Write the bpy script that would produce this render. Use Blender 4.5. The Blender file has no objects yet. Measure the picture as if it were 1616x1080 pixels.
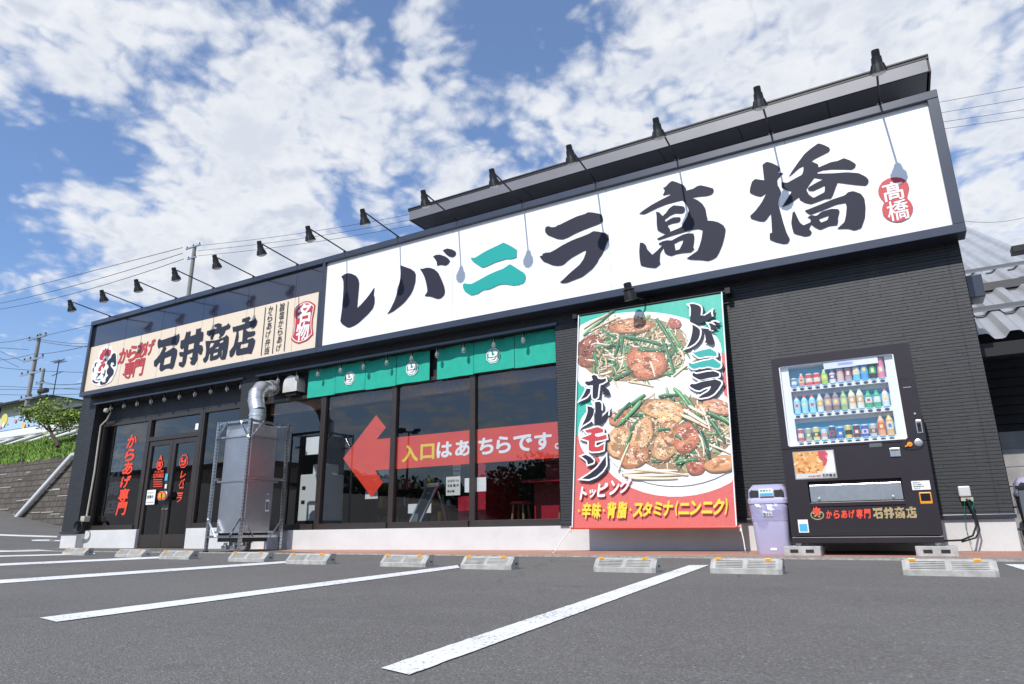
import bpy, bmesh, math, random
from mathutils import Vector, Matrix, noise
random.seed(7)
C = bpy.context.scene
COL = C.collection
# ------------------------------------------------------------------ camera
YAW, PITCH, ROLL, FPX = math.radians(-29.3777), math.radians(15.7964), math.radians(-0.6983), 1061.76
CAM = Vector((0, 0, 0.36))
fw = Vector((math.sin(YAW)*math.cos(PITCH), math.cos(YAW)*math.cos(PITCH), math.sin(PITCH)))
rt0 = Vector((math.cos(YAW), -math.sin(YAW), 0)); up0 = rt0.cross(fw)
rt = rt0*math.cos(ROLL) + up0*math.sin(ROLL); up = -rt0*math.sin(ROLL) + up0*math.cos(ROLL)
cd = bpy.data.cameras.new('camera'); cam = bpy.data.objects.new('camera', cd); COL.objects.link(cam)
cam.matrix_world = Matrix(((rt.x, up.x, -fw.x, CAM.x), (rt.y, up.y, -fw.y, CAM.y), (rt.z, up.z, -fw.z, CAM.z), (0, 0, 0, 1)))
cd.sensor_width = 36; cd.lens = FPX/1616*36; cd.clip_start = 0.05; cd.clip_end = 2000
C.camera = cam
# ------------------------------------------------------------------ light
SUN = Vector((0.07, 1.0, -1.0)).normalized()          # direction the light travels
EXPO = 0.0
sd = bpy.data.lights.new('sun', 'SUN'); sd.energy = 4.1; sd.angle = math.radians(0.5); sd.color = (1.0, 0.968, 0.92)
so = bpy.data.objects.new('sun', sd); COL.objects.link(so); so.rotation_euler = SUN.to_track_quat('-Z', 'Y').to_euler()
w = bpy.data.worlds.new('World'); C.world = w; w.use_nodes = True
C.view_settings.view_transform = 'Standard'; C.view_settings.look = 'None'; C.view_settings.gamma = 1
C.view_settings.exposure = EXPO

class NT:
    """tiny node-tree helper"""
    def __init__(s, tree): s.t = tree; s.n = tree.nodes; s.l = tree.links
    def node(s, kind, **kw):
        nd = s.n.new(kind)
        for k, v in kw.items(): setattr(nd, k, v)
        return nd
    def put(s, sock, v):
        if isinstance(v, bpy.types.NodeSocket): s.l.new(v, sock)
        elif v is not None: sock.default_value = v
    def math(s, op, a, b=None, c=None, clamp=False):
        nd = s.node('ShaderNodeMath', operation=op, use_clamp=clamp)
        for i, v in enumerate((a, b, c)): s.put(nd.inputs[i], v)
        return nd.outputs[0]
    def vmath(s, op, a, b=None):
        nd = s.node('ShaderNodeVectorMath', operation=op)
        s.put(nd.inputs[0], a); s.put(nd.inputs[1], b)
        return nd.outputs['Value' if op == 'DOT_PRODUCT' else 'Vector']
    def comb(s, x, y, z):
        nd = s.node('ShaderNodeCombineXYZ')
        for i, v in enumerate((x, y, z)): s.put(nd.inputs[i], v)
        return nd.outputs[0]
    def sep(s, v):
        nd = s.node('ShaderNodeSeparateXYZ'); s.put(nd.inputs[0], v); return nd.outputs
    def noise(s, vec, scale, detail=4, rough=.55, dist=0, dim='3D'):
        nd = s.node('ShaderNodeTexNoise', noise_dimensions=dim)
        s.put(nd.inputs['Vector'], vec); nd.inputs['Scale'].default_value = scale; nd.inputs['Detail'].default_value = detail
        nd.inputs['Roughness'].default_value = rough; nd.inputs['Distortion'].default_value = dist
        return nd.outputs['Fac']
    def maprange(s, v, a, b, c=0., d=1., smooth=True):
        nd = s.node('ShaderNodeMapRange', interpolation_type='SMOOTHSTEP' if smooth else 'LINEAR')
        for i, x in enumerate((v, a, b, c, d)): s.put(nd.inputs[i], x)
        return nd.outputs[0]
    def mix(s, f, a, b, mode='MIX'):
        nd = s.node('ShaderNodeMix', data_type='RGBA', blend_type=mode)
        s.put(nd.inputs[0], f); s.put(nd.inputs[6], rgb(a)); s.put(nd.inputs[7], rgb(b))
        return nd.outputs[2]
def rgb(c):
    if isinstance(c, bpy.types.NodeSocket): return c
    return (c[0], c[1], c[2], 1)

# sky: physical sky + altocumulus built from noise on a cloud-layer plane
N = NT(w.node_tree); N.n.clear()
sky = N.node('ShaderNodeTexSky', sky_type='NISHITA'); sky.sun_disc = False
sky.sun_elevation = math.asin(-SUN.z); sky.sun_rotation = math.atan2(-SUN.x, -SUN.y); sky.altitude = 30; sky.air_density = 1.0; sky.dust_density = .35; sky.ozone_density = 3.2
gen = N.node('ShaderNodeTexCoord').outputs['Generated']
dx, dy, dz = N.sep(gen)[:3]
CLO, CHI = .645, .975
zc = N.math('ADD', N.math('MAXIMUM', dz, 0.0), 0.30)
pl = N.comb(N.math('DIVIDE', dx, zc), N.math('DIVIDE', dy, zc), 0.37)
big = N.noise(pl, 0.85, 3, .5)
mid = N.noise(pl, 4.4, 7, .62, .25)
mid2 = N.noise(N.vmath('ADD', pl, (0.0, -.035, .0)), 4.4, 4, .62, .25)      # the same field a little nearer the sun: shades the far side of each puff
fin = N.noise(pl, 15, 7, .66, .4)
vor = N.node('ShaderNodeTexVoronoi', feature='SMOOTH_F1'); vor.inputs['Scale'].default_value = 13; vor.inputs['Smoothness'].default_value = .5; vor.inputs['Detail'].default_value = 2; vor.inputs['Roughness'].default_value = .6
wob = N.node('ShaderNodeTexNoise'); N.l.new(pl, wob.inputs['Vector']); wob.inputs['Scale'].default_value = 4.0; wob.inputs['Detail'].default_value = 4
N.l.new(N.vmath('ADD', pl, N.vmath('MULTIPLY', wob.outputs['Color'], (.16, .16, 0))), vor.inputs['Vector'])
cell = N.math('SUBTRACT', .75, vor.outputs['Distance'])
val = N.math('ADD', N.math('MULTIPLY', big, .50), N.math('ADD', N.math('MULTIPLY', mid, .50), N.math('ADD', N.math('MULTIPLY', fin, .46), N.math('MULTIPLY', cell, .40))))
def pxdir(px, py):
    d = rt*((px-808)/FPX) - up*((py-540)/FPX) + fw
    return d.normalized()
def lobe(px, py, width, amt):
    d = pxdir(px, py); c = N.vmath('DOT_PRODUCT', gen, tuple(d))
    return N.math('MULTIPLY', N.maprange(c, math.cos(math.radians(width)), 1.0), amt)
bias = N.math('ADD', lobe(1350, 300, 34, .14), .085)
md = pxdir(680, 640); md.y = -md.y                      # the patch of sky mirrored in the big windows
bias = N.math('ADD', bias, N.math('MULTIPLY', N.maprange(N.vmath('DOT_PRODUCT', gen, tuple(md)), math.cos(math.radians(38)), 1.0), .03))
for a in ((830, -20, 7, -.22), (560, 60, 5, -.06), (130, 130, 18, .14), (90, 295, 8, -.34), (250, 285, 7, -.22), (-60, 320, 7, -.2), (40, 440, 6, -.10), (30, 560, 12, -.32), (480, 290, 6, -.10), (590, 320, 6, -.16), (330, 355, 9, .22), (40, 390, 9, .24), (190, 395, 9, .22), (480, 400, 9, .20), (450, 180, 10, .20), (60, 170, 12, .10), (1000, 230, 18, .05), (640, 200, 10, .12), (330, 60, 4, -.10), (1000, 40, 5, -.08), (1060, 100, 4, -.08)):
    bias = N.math('ADD', bias, lobe(*a))
val = N.math('ADD', val, bias)
cf = N.maprange(val, CLO, CHI, 0, .97)
shade = N.noise(pl, 5.5, 6, .62)
lit = N.maprange(N.math('SUBTRACT', mid2, mid), -.07, .10)
core = N.math('MULTIPLY', N.maprange(val, .80, 1.10), N.math('MAXIMUM', N.math('MULTIPLY', N.maprange(shade, .40, .64), .75), lit))
ccol = N.mix(core, (5.95, 6.1, 6.35), (4.3, 4.65, 5.35))
skyc = N.mix(1.0, sky.outputs[0], (0.80, 0.98, 1.22), 'MULTIPLY')
veil = N.mix(N.math('ADD', N.math('MULTIPLY', N.maprange(dz, .34, .0), .60), .17), skyc, (3.1, 3.95, 5.0))
full = N.mix(cf, veil, ccol)
bg = N.node('ShaderNodeBackground'); N.l.new(full, bg.inputs[0]); bg.inputs[1].default_value = 0.15
N.l.new(bg.outputs[0], N.node('ShaderNodeOutputWorld').inputs[0])

# ------------------------------------------------------------------ materials
MATS = {}
def mat(name, col=(.5, .5, .5), rough=.6, metal=0., var=0., vscale=6., bump=0., bscale=60., spec=.5, emit=None, coat=0., grime=0., trans=0.):
    if name in MATS: return MATS[name]
    m = bpy.data.materials.new(name); m.use_nodes = True; T = NT(m.node_tree); b = T.n['Principled BSDF']
    pos = T.node('ShaderNodeNewGeometry').outputs['Position']
    c = rgb(col)
    if var:
        f = T.noise(pos, vscale, 5, .6)
        c = T.mix(T.maprange(f, .3, .7), tuple(x*(1-var) for x in col), tuple(min(1, x*(1+var)) for x in col))
    if grime:
        f = T.noise(pos, vscale*.45+1.3, 8, .72, .6)
        c = T.mix(T.math('MULTIPLY', T.maprange(f, .48, .72), grime), c, tuple(x*.45 for x in col))
        r = T.maprange(f, .3, .7, rough*.85, min(1, rough*1.2)); T.put(b.inputs['Roughness'], r)
    else: b.inputs['Roughness'].default_value = rough
    T.put(b.inputs['Base Color'], c); b.inputs['Metallic'].default_value = metal
    b.inputs['Specular IOR Level'].default_value = spec; b.inputs['Coat Weight'].default_value = coat; b.inputs['Coat Roughness'].default_value = .06
    if trans: b.inputs['Transmission Weight'].default_value = trans
    if bump:
        bp = T.node('ShaderNodeBump'); bp.inputs['Strength'].default_value = bump; bp.inputs['Distance'].default_value = .01
        T.l.new(T.noise(pos, bscale, 6, .6), bp.inputs['Height']); T.l.new(bp.outputs[0], b.inputs['Normal'])
    MATS[name] = m
    return m

def glass_mat(name, tint=(.80, .83, .84), k=1.65, base=.015):
    m = bpy.data.materials.new(name); m.use_nodes = True; T = NT(m.node_tree); T.n.clear()
    tr = T.node('ShaderNodeBsdfTransparent'); tr.inputs[0].default_value = rgb(tint)
    gl = T.node('ShaderNodeBsdfGlossy'); gl.inputs[0].default_value = (1, 1, 1, 1); gl.inputs['Roughness'].default_value = 0.0
    pos = T.node('ShaderNodeNewGeometry').outputs['Position']
    bp = T.node('ShaderNodeBump'); bp.inputs['Strength'].default_value = .02; bp.inputs['Distance'].default_value = .02
    T.l.new(T.noise(pos, 1.4, 2, .4), bp.inputs['Height']); T.l.new(bp.outputs[0], gl.inputs['Normal'])
    g_ = T.node('ShaderNodeNewGeometry')                # Schlick reflectance, the same from either side of the pane
    cs_ = T.math('ABSOLUTE', T.vmath('DOT_PRODUCT', g_.outputs['Incoming'], g_.outputs['Normal']))
    fr = T.math('ADD', .043, T.math('MULTIPLY', T.math('POWER', T.math('SUBTRACT', 1.0, cs_, clamp=True), 4.2), .957))
    f = T.math('ADD', T.math('MULTIPLY', fr, k), base, clamp=True)
    mx = T.node('ShaderNodeMixShader'); T.l.new(f, mx.inputs[0]); T.l.new(tr.outputs[0], mx.inputs[1]); T.l.new(gl.outputs[0], mx.inputs[2])
    T.l.new(mx.outputs[0], T.node('ShaderNodeOutputMaterial').inputs[0])
    MATS[name] = m
    return m

def asphalt_mat():
    m = bpy.data.materials.new('asphalt'); m.use_nodes = True; T = NT(m.node_tree); b = T.n['Principled BSDF']
    pos = T.node('ShaderNodeNewGeometry').outputs['Position']
    vo = T.node('ShaderNodeTexVoronoi'); T.l.new(pos, vo.inputs['Vector']); vo.inputs['Scale'].default_value = 150
    sp = T.sep(vo.outputs['Color'])[0]
    n1 = T.noise(pos, 0.55, 5, .6); n2 = T.noise(pos, 95, 4, .7); n3 = T.noise(T.vmath('MULTIPLY', pos, (.5, 2.2, 1)), 1.6, 6, .65, .5)
    c = T.mix(T.maprange(n1, .3, .7), (.132, .124, .115), (.160, .151, .140))
    c = T.mix(T.math('MULTIPLY', T.maprange(n3, .5, .75), .35), c, (.19, .186, .182))
    c = T.mix(T.math('MULTIPLY', T.maprange(sp, .55, 1.0), .34), c, (.30, .29, .28))
    c = T.mix(T.math('MULTIPLY', T.maprange(sp, .35, .0), .40), c, (.06, .059, .058))
    c = T.mix(T.math('MULTIPLY', T.maprange(n2, .5, .8), .25), c, (.075, .074, .073))
    # a few dark oil drips and pale scuffs
    st = T.noise(pos, 2.3, 3, .5, .3)
    c = T.mix(T.math('MULTIPLY', T.maprange(st, .64, .74), .28), c, (.075, .073, .07))
    cr = T.node('ShaderNodeTexVoronoi', feature='DISTANCE_TO_EDGE'); T.l.new(T.vmath('ADD', pos, T.vmath('MULTIPLY', T.comb(n1, n3, 0), (1.6, 1.6, 0))), cr.inputs['Vector']); cr.inputs['Scale'].default_value = .33
    crk = T.math('MULTIPLY', T.maprange(cr.outputs['Distance'], .0035, .0008), T.maprange(n1, .5, .58)); c = T.mix(T.math('MULTIPLY', crk, .6), c, (.03, .03, .03))
    peb = T.math('MULTIPLY', T.math('GREATER_THAN', T.sep(vo.outputs['Color'])[1], .988), .4); c = T.mix(peb, c, (.46, .45, .43))
    T.put(b.inputs['Base Color'], c); b.inputs['Roughness'].default_value = .86; b.inputs['Specular IOR Level'].default_value = .35
    bp = T.node('ShaderNodeBump'); bp.inputs['Strength'].default_value = .75; bp.inputs['Distance'].default_value = .004
    h = T.math('ADD', T.math('MULTIPLY', vo.outputs['Distance'], -1.0), T.math('MULTIPLY', n2, .6))
    T.l.new(h, bp.inputs['Height']); T.l.new(bp.outputs[0], b.inputs['Normal'])
    MATS['asphalt'] = m; return m

def paint_mat():
    m = bpy.data.materials.new('road_paint'); m.use_nodes = True; T = NT(m.node_tree); b = T.n['Principled BSDF']
    pos = T.node('ShaderNodeNewGeometry').outputs['Position']
    n = T.noise(pos, 60, 6, .75); n2 = T.noise(pos, 3, 4, .6)
    v = T.math('ADD', n, T.math('MULTIPLY', n2, .25))
    v = T.math('ADD', v, T.math('MULTIPLY', T.noise(pos, 9, 6, .75), .12))
    c = T.mix(T.maprange(v, .735, .80), (.80, .80, .79), (.22, .215, .21))
    T.put(b.inputs['Base Color'], c); b.inputs['Roughness'].default_value = .7
    bp = T.node('ShaderNodeBump'); bp.inputs['Strength'].default_value = .4; bp.inputs['Distance'].default_value = .003
    T.l.new(T.noise(pos, 120, 4, .7), bp.inputs['Height']); T.l.new(bp.outputs[0], b.inputs['Normal'])
    MATS['road_paint'] = m; return m

def siding_mat(name='siding', bw=.42, rh=.0355, c1=(.0255, .027, .029), c2=(.030, .0315, .034)):
    m = bpy.data.materials.new(name); m.use_nodes = True; T = NT(m.node_tree); b = T.n['Principled BSDF']
    pos = T.node('ShaderNodeNewGeometry').outputs['Position']
    x, y, z = T.sep(pos)[:3]
    row = T.math('FLOOR', T.math('DIVIDE', z, rh))
    wn = T.node('ShaderNodeTexWhiteNoise', noise_dimensions='1D'); T.l.new(row, wn.inputs['W'])
    u = T.math('ADD', T.math('DIVIDE', T.math('ADD', x, y), bw), T.math('MULTIPLY', wn.outputs[0], 7.3))
    cell = T.math('FLOOR', u); fr = T.math('FRACT', u)
    wn2 = T.node('ShaderNodeTexWhiteNoise', noise_dimensions='2D'); T.l.new(T.comb(cell, row, 0), wn2.inputs['Vector'])
    cut = T.math('MULTIPLY', wn2.outputs[0], .45)
    d = T.math('ABSOLUTE', T.math('SUBTRACT', fr, cut))
    gap = T.maprange(d, .004, .011, .3, 0)
    half = T.math('GREATER_THAN', fr, cut)
    wn3 = T.node('ShaderNodeTexWhiteNoise', noise_dimensions='3D'); T.l.new(T.comb(cell, row, half), wn3.inputs['Vector'])
    c = T.mix(wn3.outputs[0], c1, c2)
    grain = T.noise(T.comb(T.math('MULTIPLY', x, 12), y, T.math('MULTIPLY', z, 90)), 1, 4, .6)
    c = T.mix(T.math('MULTIPLY', T.maprange(grain, .45, .7), .35), c, tuple(v*1.8 for v in c2))
    seam = T.maprange(T.math('ABSOLUTE', T.math('SUBTRACT', T.math('FRACT', T.math('DIVIDE', T.math('ADD', x, 40.13), 3.03)), .5)), .0022, .0012)
    c = T.mix(T.math('MAXIMUM', gap, seam), c, (.014, .014, .016))
    dust = T.noise(T.comb(T.math('MULTIPLY', x, 2.5), y, T.math('MULTIPLY', z, .5)), 1.2, 6, .7)
    c = T.mix(T.math('MULTIPLY', T.maprange(dust, .5, .8), .25), c, (.12, .12, .118))
    T.put(b.inputs['Base Color'], c); b.inputs['Roughness'].default_value = .52; b.inputs['Specular IOR Level'].default_value = .45
    bp = T.node('ShaderNodeBump'); bp.inputs['Strength'].default_value = .8; bp.inputs['Distance'].default_value = .004
    T.l.new(T.math('ADD', T.math('MULTIPLY', gap, -1), T.math('ADD', T.math('MULTIPLY', grain, .5), T.math('MULTIPLY', wn3.outputs[0], .5))), bp.inputs['Height'])
    T.l.new(bp.outputs[0], b.inputs['Normal'])
    MATS[name] = m; return m

def grid_mat(name, c1, c2, mortar, sx, sz, axes='xz', msz=.02, rough=.8, bump=.6, off=.5, var=.3):
    """brick / tile / block pattern from world position"""
    m = bpy.data.materials.new(name); m.use_nodes = True; T = NT(m.node_tree); b = T.n['Principled BSDF']
    pos = T.node('ShaderNodeNewGeometry').outputs['Position']; x, y, z = T.sep(pos)[:3]; A = dict(x=x, y=y, z=z)
    br = T.node('ShaderNodeTexBrick'); T.l.new(T.comb(A[axes[0]], A[axes[1]], 0), br.inputs['Vector'])
    br.offset = off; br.inputs['Scale'].default_value = 1; br.inputs['Brick Width'].default_value = sx; br.inputs['Row Height'].default_value = sz
    br.inputs['Mortar Size'].default_value = msz; br.inputs['Color1'].default_value = rgb(c1); br.inputs['Color2'].default_value = rgb(c2); br.inputs['Mortar'].default_value = rgb(mortar)
    n = T.noise(pos, 3.5, 7, .68); n2 = T.noise(pos, 45, 5, .7)
    c = T.mix(T.math('MULTIPLY', T.maprange(n, .42, .68), var), br.outputs[0], tuple(v*.5 for v in c1))
    c = T.mix(T.math('MULTIPLY', T.maprange(n2, .45, .75), var), c, tuple(min(1, v*1.5) for v in c2))
    T.put(b.inputs['Base Color'], c); b.inputs['Roughness'].default_value = rough
    bp = T.node('ShaderNodeBump'); bp.inputs['Strength'].default_value = bump; bp.inputs['Distance'].default_value = .01
    T.l.new(T.math('ADD', T.math('MULTIPLY', br.outputs['Fac'], -1), T.math('MULTIPLY', n2, .5)), bp.inputs['Height']); T.l.new(bp.outputs[0], b.inputs['Normal'])
    MATS[name] = m; return m

def attr_mat(name, rough=.45, var=.12, bump=0, coat=0.):
    """printed surface: colour carried by the shapes of the print"""
    m = bpy.data.materials.new(name); m.use_nodes = True; T = NT(m.node_tree); b = T.n['Principled BSDF']
    at_ = T.node('ShaderNodeAttribute', attribute_name='Col')
    pos = T.node('ShaderNodeNewGeometry').outputs['Position']
    f = T.noise(pos, 45, 4, .6)
    c = T.mix(T.math('MULTIPLY', T.maprange(f, .35, .7), var), at_.outputs['Color'], (.75, .73, .68), 'SOFT_LIGHT')
    T.put(b.inputs['Base Color'], c); b.inputs['Roughness'].default_value = rough; b.inputs['Coat Weight'].default_value = coat; b.inputs['Coat Roughness'].default_value = .2
    if bump:
        bp = T.node('ShaderNodeBump'); bp.inputs['Strength'].default_value = bump; bp.inputs['Distance'].default_value = .01
        h = T.noise(T.vmath('MULTIPLY', pos, (6, 6, .8)), 1.2, 3, .5)
        T.l.new(h, bp.inputs['Height']); T.l.new(bp.outputs[0], b.inputs['Normal'])
    MATS[name] = m; return m

def concrete(name, col, var=.18, grime=.3, scale=5):
    return mat(name, col, .88, var=var, vscale=scale, bump=.5, bscale=120, grime=grime)

asphalt_mat(); paint_mat(); siding_mat()
M = MATS
concrete('plinth', (.645, .645, .635), .05, .12, 2.2)
concrete('stop_concrete', (.43, .42, .39), .16, .4, 14)
concrete('kerb_concrete', (.27, .26, .235), .3, .6, 22)
concrete('block_concrete', (.44, .43, .41), .15, .3, 12)
grid_mat('terracotta', (.43, .21, .145), (.50, .26, .19), (.31, .26, .22), .20, .20, 'xy', .006, .75, .5, 0, .22)
grid_mat('retaining_blocks', (.085, .074, .062), (.125, .11, .092), (.035, .03, .026), .42, .2, 'xz', .016, .95, 1., .5, .6)
mat('navy_metal', (.028, .035, .055), .28, .0, var=.12, vscale=2, spec=.7, coat=.25)
mat('navy_gloss', (.016, .016, .030), .12, 0, spec=.8, coat=.8)
mat('sign_white', (.86, .87, .88), .32, spec=.5, var=.012, vscale=1.2)
mat('sign_cream', (.78, .655, .505), .4, var=.012, vscale=1.2)
mat('ink_navy', (.024, .024, .042), .6, spec=.25)
mat('ink_slate', (.030, .036, .055), .6, spec=.25)
mat('ink_teal', (.012, .36, .315), .35)
mat('ink_red', (.52, .045, .05), .4)
mat('ink_white', (.85, .85, .85), .45)
mat('ink_yellow', (.85, .62, .04), .45)
mat('black_metal', (.012, .012, .013), .45, spec=.4)
mat('dark_frame', (.035, .027, .023), .36, 0, var=.1, vscale=4, spec=.6)
mat('dark_wall', (.018, .018, .02), .7, var=.2)
mat('soffit', (.24, .245, .27), .6, var=.06, vscale=3)
mat('fascia', (.17, .17, .185), .45, .1, var=.05, vscale=3)
mat('galvanised', (.52, .54, .57), .34, .92, var=.12, vscale=7, bump=.12, bscale=14)
mat('galvanised_sheet', (.46, .475, .50), .36, .85, var=.06, vscale=5, bump=.1, bscale=6)
mat('duct_metal', (.60, .61, .62), .4, .8, var=.1, vscale=9, bump=.25, bscale=9)
mat('slot_dark', (.02, .02, .022), .8)
mat('noren_green', (.012, .40, .29), .78, var=.06, vscale=8, bump=.5, bscale=7)
mat('arrow_red', (.72, .052, .022), .45)
mat('sticker_red', (.85, .07, .03), .5)
mat('paper', (.80, .80, .80), .7, var=.02)
mat('vend_body', (.030, .023, .028), .36, .15, var=.05, vscale=5, spec=.5)
mat('vend_white', (.84, .86, .88), .5)
mat('vend_blue', (.08, .42, .62), .5)
mat('steel', (.62, .62, .62), .3, .9, var=.06, vscale=18)
mat('button', (.05, .06, .07), .2, spec=.7)
mat('orange', (.85, .30, .02), .4)
mat('gold', (.42, .32, .16), .45)
mat('bin_lilac', (.43, .41, .58), .5, var=.03, vscale=5)
mat('bin_dark', (.10, .09, .2), .6)
mat('reflector', (.95, .42, .01), .25, coat=.4)
mat('cable', (.01, .01, .011), .5)
mat('cable_green', (.0, .16, .08), .5)
mat('pipe_ivory', (.48, .45, .38), .5, grime=.4, vscale=9)
mat('rope', (.75, .74, .70), .8)
mat('pole_concrete', (.25, .24, .225), .85, var=.1, bump=.2)
mat('wire', (.02, .02, .022), .6)
mat('guardrail', (.80, .80, .79), .45, var=.04)
mat('house_wall', (.55, .54, .50), .8, var=.06)
mat('roof_tile', (.085, .09, .10), .6, var=.25, vscale=3, bump=.6, bscale=14)
mat('bark', (.07, .048, .035), .9, var=.3, vscale=14, bump=.8, bscale=25)
mat('leaf', (.30, .37, .06), .55, var=.3, vscale=2.5)
mat('leaf_dark', (.035, .07, .02), .6, var=.4, vscale=1.5)
mat('grass_blade', (.20, .36, .05), .6, var=.4, vscale=2)
mat('soil', (.12, .19, .05), .95, var=.4, vscale=4, bump=.6, bscale=8)
mat('room_wall', (.075, .06, .052), .8, var=.1)
mat('room_floor', (.10, .09, .08), .6)
mat('room_dark', (.02, .018, .017), .7)
mat('wood', (.26, .13, .06), .5, var=.2, vscale=20)
mat('red_counter', (.36, .012, .03), .4, var=.05)
mat('fridge_white', (.72, .73, .73), .4)
mat('screen_glass', (.02, .022, .025), .06, spec=.8)
mat('canopy', (.36, .375, .40), .42, .1, var=.08, vscale=2, spec=.5)
mat('stair_grey', (.30, .29, .28), .8, var=.15)
mat('panel_grey', (.10, .115, .125), .5)
mat('bulb_glass', (.9, .88, .84), .05, trans=.85)
mat('bulb_cap', (.5, .48, .46), .3, .8)
mat('lens', (.62, .63, .62), .2)
mat('hood', (.62, .61, .60), .45, .2, var=.05)
glass_mat('glass')
glass_mat('case_glass', (.95, .96, .98), .9, .06)
attr_mat('print', .42, .5, .35, .25); attr_mat('label_print', .35, .1)
m_bag = glass_mat('film', (.93, .92, .96), .6, .07)
m_bag.node_tree.nodes['Glossy BSDF'].inputs['Roughness'].default_value = .3

# ------------------------------------------------------------------ mesh helpers
class MB:
    def __init__(s): s.v = []; s.f = []; s.m = []; s.c = []
    def add(s, vs, fs, mi=0, col=None):
        b = len(s.v); s.v += [tuple(p) for p in vs]
        for f in fs: s.f.append([i+b for i in f]); s.m.append(mi); s.c.append(col)
        return s
    def box(s, x0, x1, y0, y1, z0, z1, mi=0, col=None):
        v = [(x, y, z) for x in (x0, x1) for y in (y0, y1) for z in (z0, z1)]
        return s.add(v, [(0, 1, 3, 2), (4, 6, 7, 5), (0, 4, 5, 1), (2, 3, 7, 6), (0, 2, 6, 4), (1, 5, 7, 3)], mi, col)
    def quad(s, a, b, c, d, mi=0, col=None): return s.add([a, b, c, d], [(0, 1, 2, 3)], mi, col)
    def tube(s, pts, r, n=8, mi=0, cap=True, col=None):
        pts = [Vector(p) for p in pts]; rs = r if isinstance(r, (list, tuple)) else [r]*len(pts)
        t = (pts[1]-pts[0]).normalized(); ref = Vector((0, 0, 1)) if abs(t.z) < .9 else Vector((1, 0, 0)); nx = t.cross(ref).normalized()
        vs = []
        for i, p in enumerate(pts):
            if i == 0: d = pts[1]-p
            elif i == len(pts)-1: d = p-pts[i-1]
            else: d = (pts[i+1]-p).normalized() + (p-pts[i-1]).normalized()
            d = d.normalized() if d.length > 1e-9 else t
            nx = (nx - d*nx.dot(d)).normalized(); ny = d.cross(nx)
            for k in range(n):
                a = 2*math.pi*k/n; vs.append(p + (nx*math.cos(a)+ny*math.sin(a))*rs[i])
        fs = [(i*n+k, i*n+(k+1) % n, (i+1)*n+(k+1) % n, (i+1)*n+k) for i in range(len(pts)-1) for k in range(n)]
        if cap: fs += [tuple(range(n))[::-1], tuple((len(pts)-1)*n+k for k in range(n))]
        return s.add(vs, fs, mi, col)
    def lathe(s, o, prof, n=16, mi=0, col=None, axis=None):
        """prof = [(r, h)...] around axis through o"""
        o = Vector(o); ax = Vector(axis).normalized() if axis else Vector((0, 0, 1))
        ref = Vector((0, 1, 0)) if abs(ax.y) < .9 else Vector((1, 0, 0)); a1 = ax.cross(ref).normalized(); a2 = ax.cross(a1)
        vs = [o + ax*h + (a1*math.cos(2*math.pi*k/n)+a2*math.sin(2*math.pi*k/n))*r for r, h in prof for k in range(n)]
        fs = [(i*n+k, i*n+(k+1) % n, (i+1)*n+(k+1) % n, (i+1)*n+k) for i in range(len(prof)-1) for k in range(n)]
        fs += [tuple(range(n))[::-1], tuple((len(prof)-1)*n+k for k in range(n))]
        return s.add(vs, fs, mi, col)
    def bar(s, a, b, w, t=None, mi=0, side=None):
        """square bar from a to b"""
        a = Vector(a); b = Vector(b); t = t or w; d = (b-a).normalized(); sd = Vector(side) if side else (Vector((0, 0, 1)) if abs(d.z) < .9 else Vector((1, 0, 0)))
        p = d.cross(sd).normalized(); q = d.cross(p).normalized(); vs = []
        for e in (a, b):
            for i, j in ((-1, -1), (1, -1), (1, 1), (-1, 1)): vs.append(e + p*(w/2*i) + q*(t/2*j))
        return s.add(vs, [(0, 1, 2, 3), (7, 6, 5, 4), (0, 4, 5, 1), (1, 5, 6, 2), (2, 6, 7, 3), (3, 7, 4, 0)], mi)
    def build(s, name, mats, parent=None, smooth=False, bevel=0., at=None):
        me = bpy.data.meshes.new(name)
        if at is not None: s.v = [(x-at[0], y-at[1], z-at[2]) for x, y, z in s.v]
        me.from_pydata(s.v, [], s.f)
        mats = mats if isinstance(mats, (list, tuple)) else [mats]
        for k in mats: me.materials.append(M[k] if isinstance(k, str) else k)
        for p, mi in zip(me.polygons, s.m): p.material_index = mi; p.use_smooth = smooth
        if any(c is not None for c in s.c):
            ca = me.color_attributes.new('Col', 'FLOAT_COLOR', 'CORNER')
            for p, c in zip(me.polygons, s.c):
                for li in p.loop_indices: ca.data[li].color = (*(c or (1, 1, 1)), 1)
        bm = bmesh.new(); bm.from_mesh(me); bmesh.ops.recalc_face_normals(bm, faces=bm.faces); bm.to_mesh(me); bm.free()
        o = bpy.data.objects.new(name, me); COL.objects.link(o)
        if parent is not None:
            o.parent = parent
            o.location = Vector(at) - Vector(wloc(parent)) if at is not None else -Vector(wloc(parent))
        elif at is not None: o.location = at
        if smooth:
            md = o.modifiers.new('w', 'WEIGHTED_NORMAL') if False else None
            if hasattr(me, 'set_sharp_from_angle'): me.set_sharp_from_angle(angle=math.radians(40))
        if bevel:
            md = o.modifiers.new('bevel', 'BEVEL'); md.width = bevel; md.segments = 2; md.limit_method = 'ANGLE'
        return o
def wloc(o):
    l = Vector(o.location)
    while o.parent is not None: o = o.parent; l = l + Vector(o.location)
    return l
def tag(o, label=None, cat=None, group=None, kind=None):
    if label: o['label'] = label
    if cat: o['category'] = cat
    if group: o['group'] = group
    if kind: o['kind'] = kind
    return o
def thing(name, label, cat, loc, group=None):
    o = bpy.data.objects.new(name, None); COL.objects.link(o); o.location = loc; o.empty_display_size = .1
    return tag(o, label, cat, group)
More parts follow.
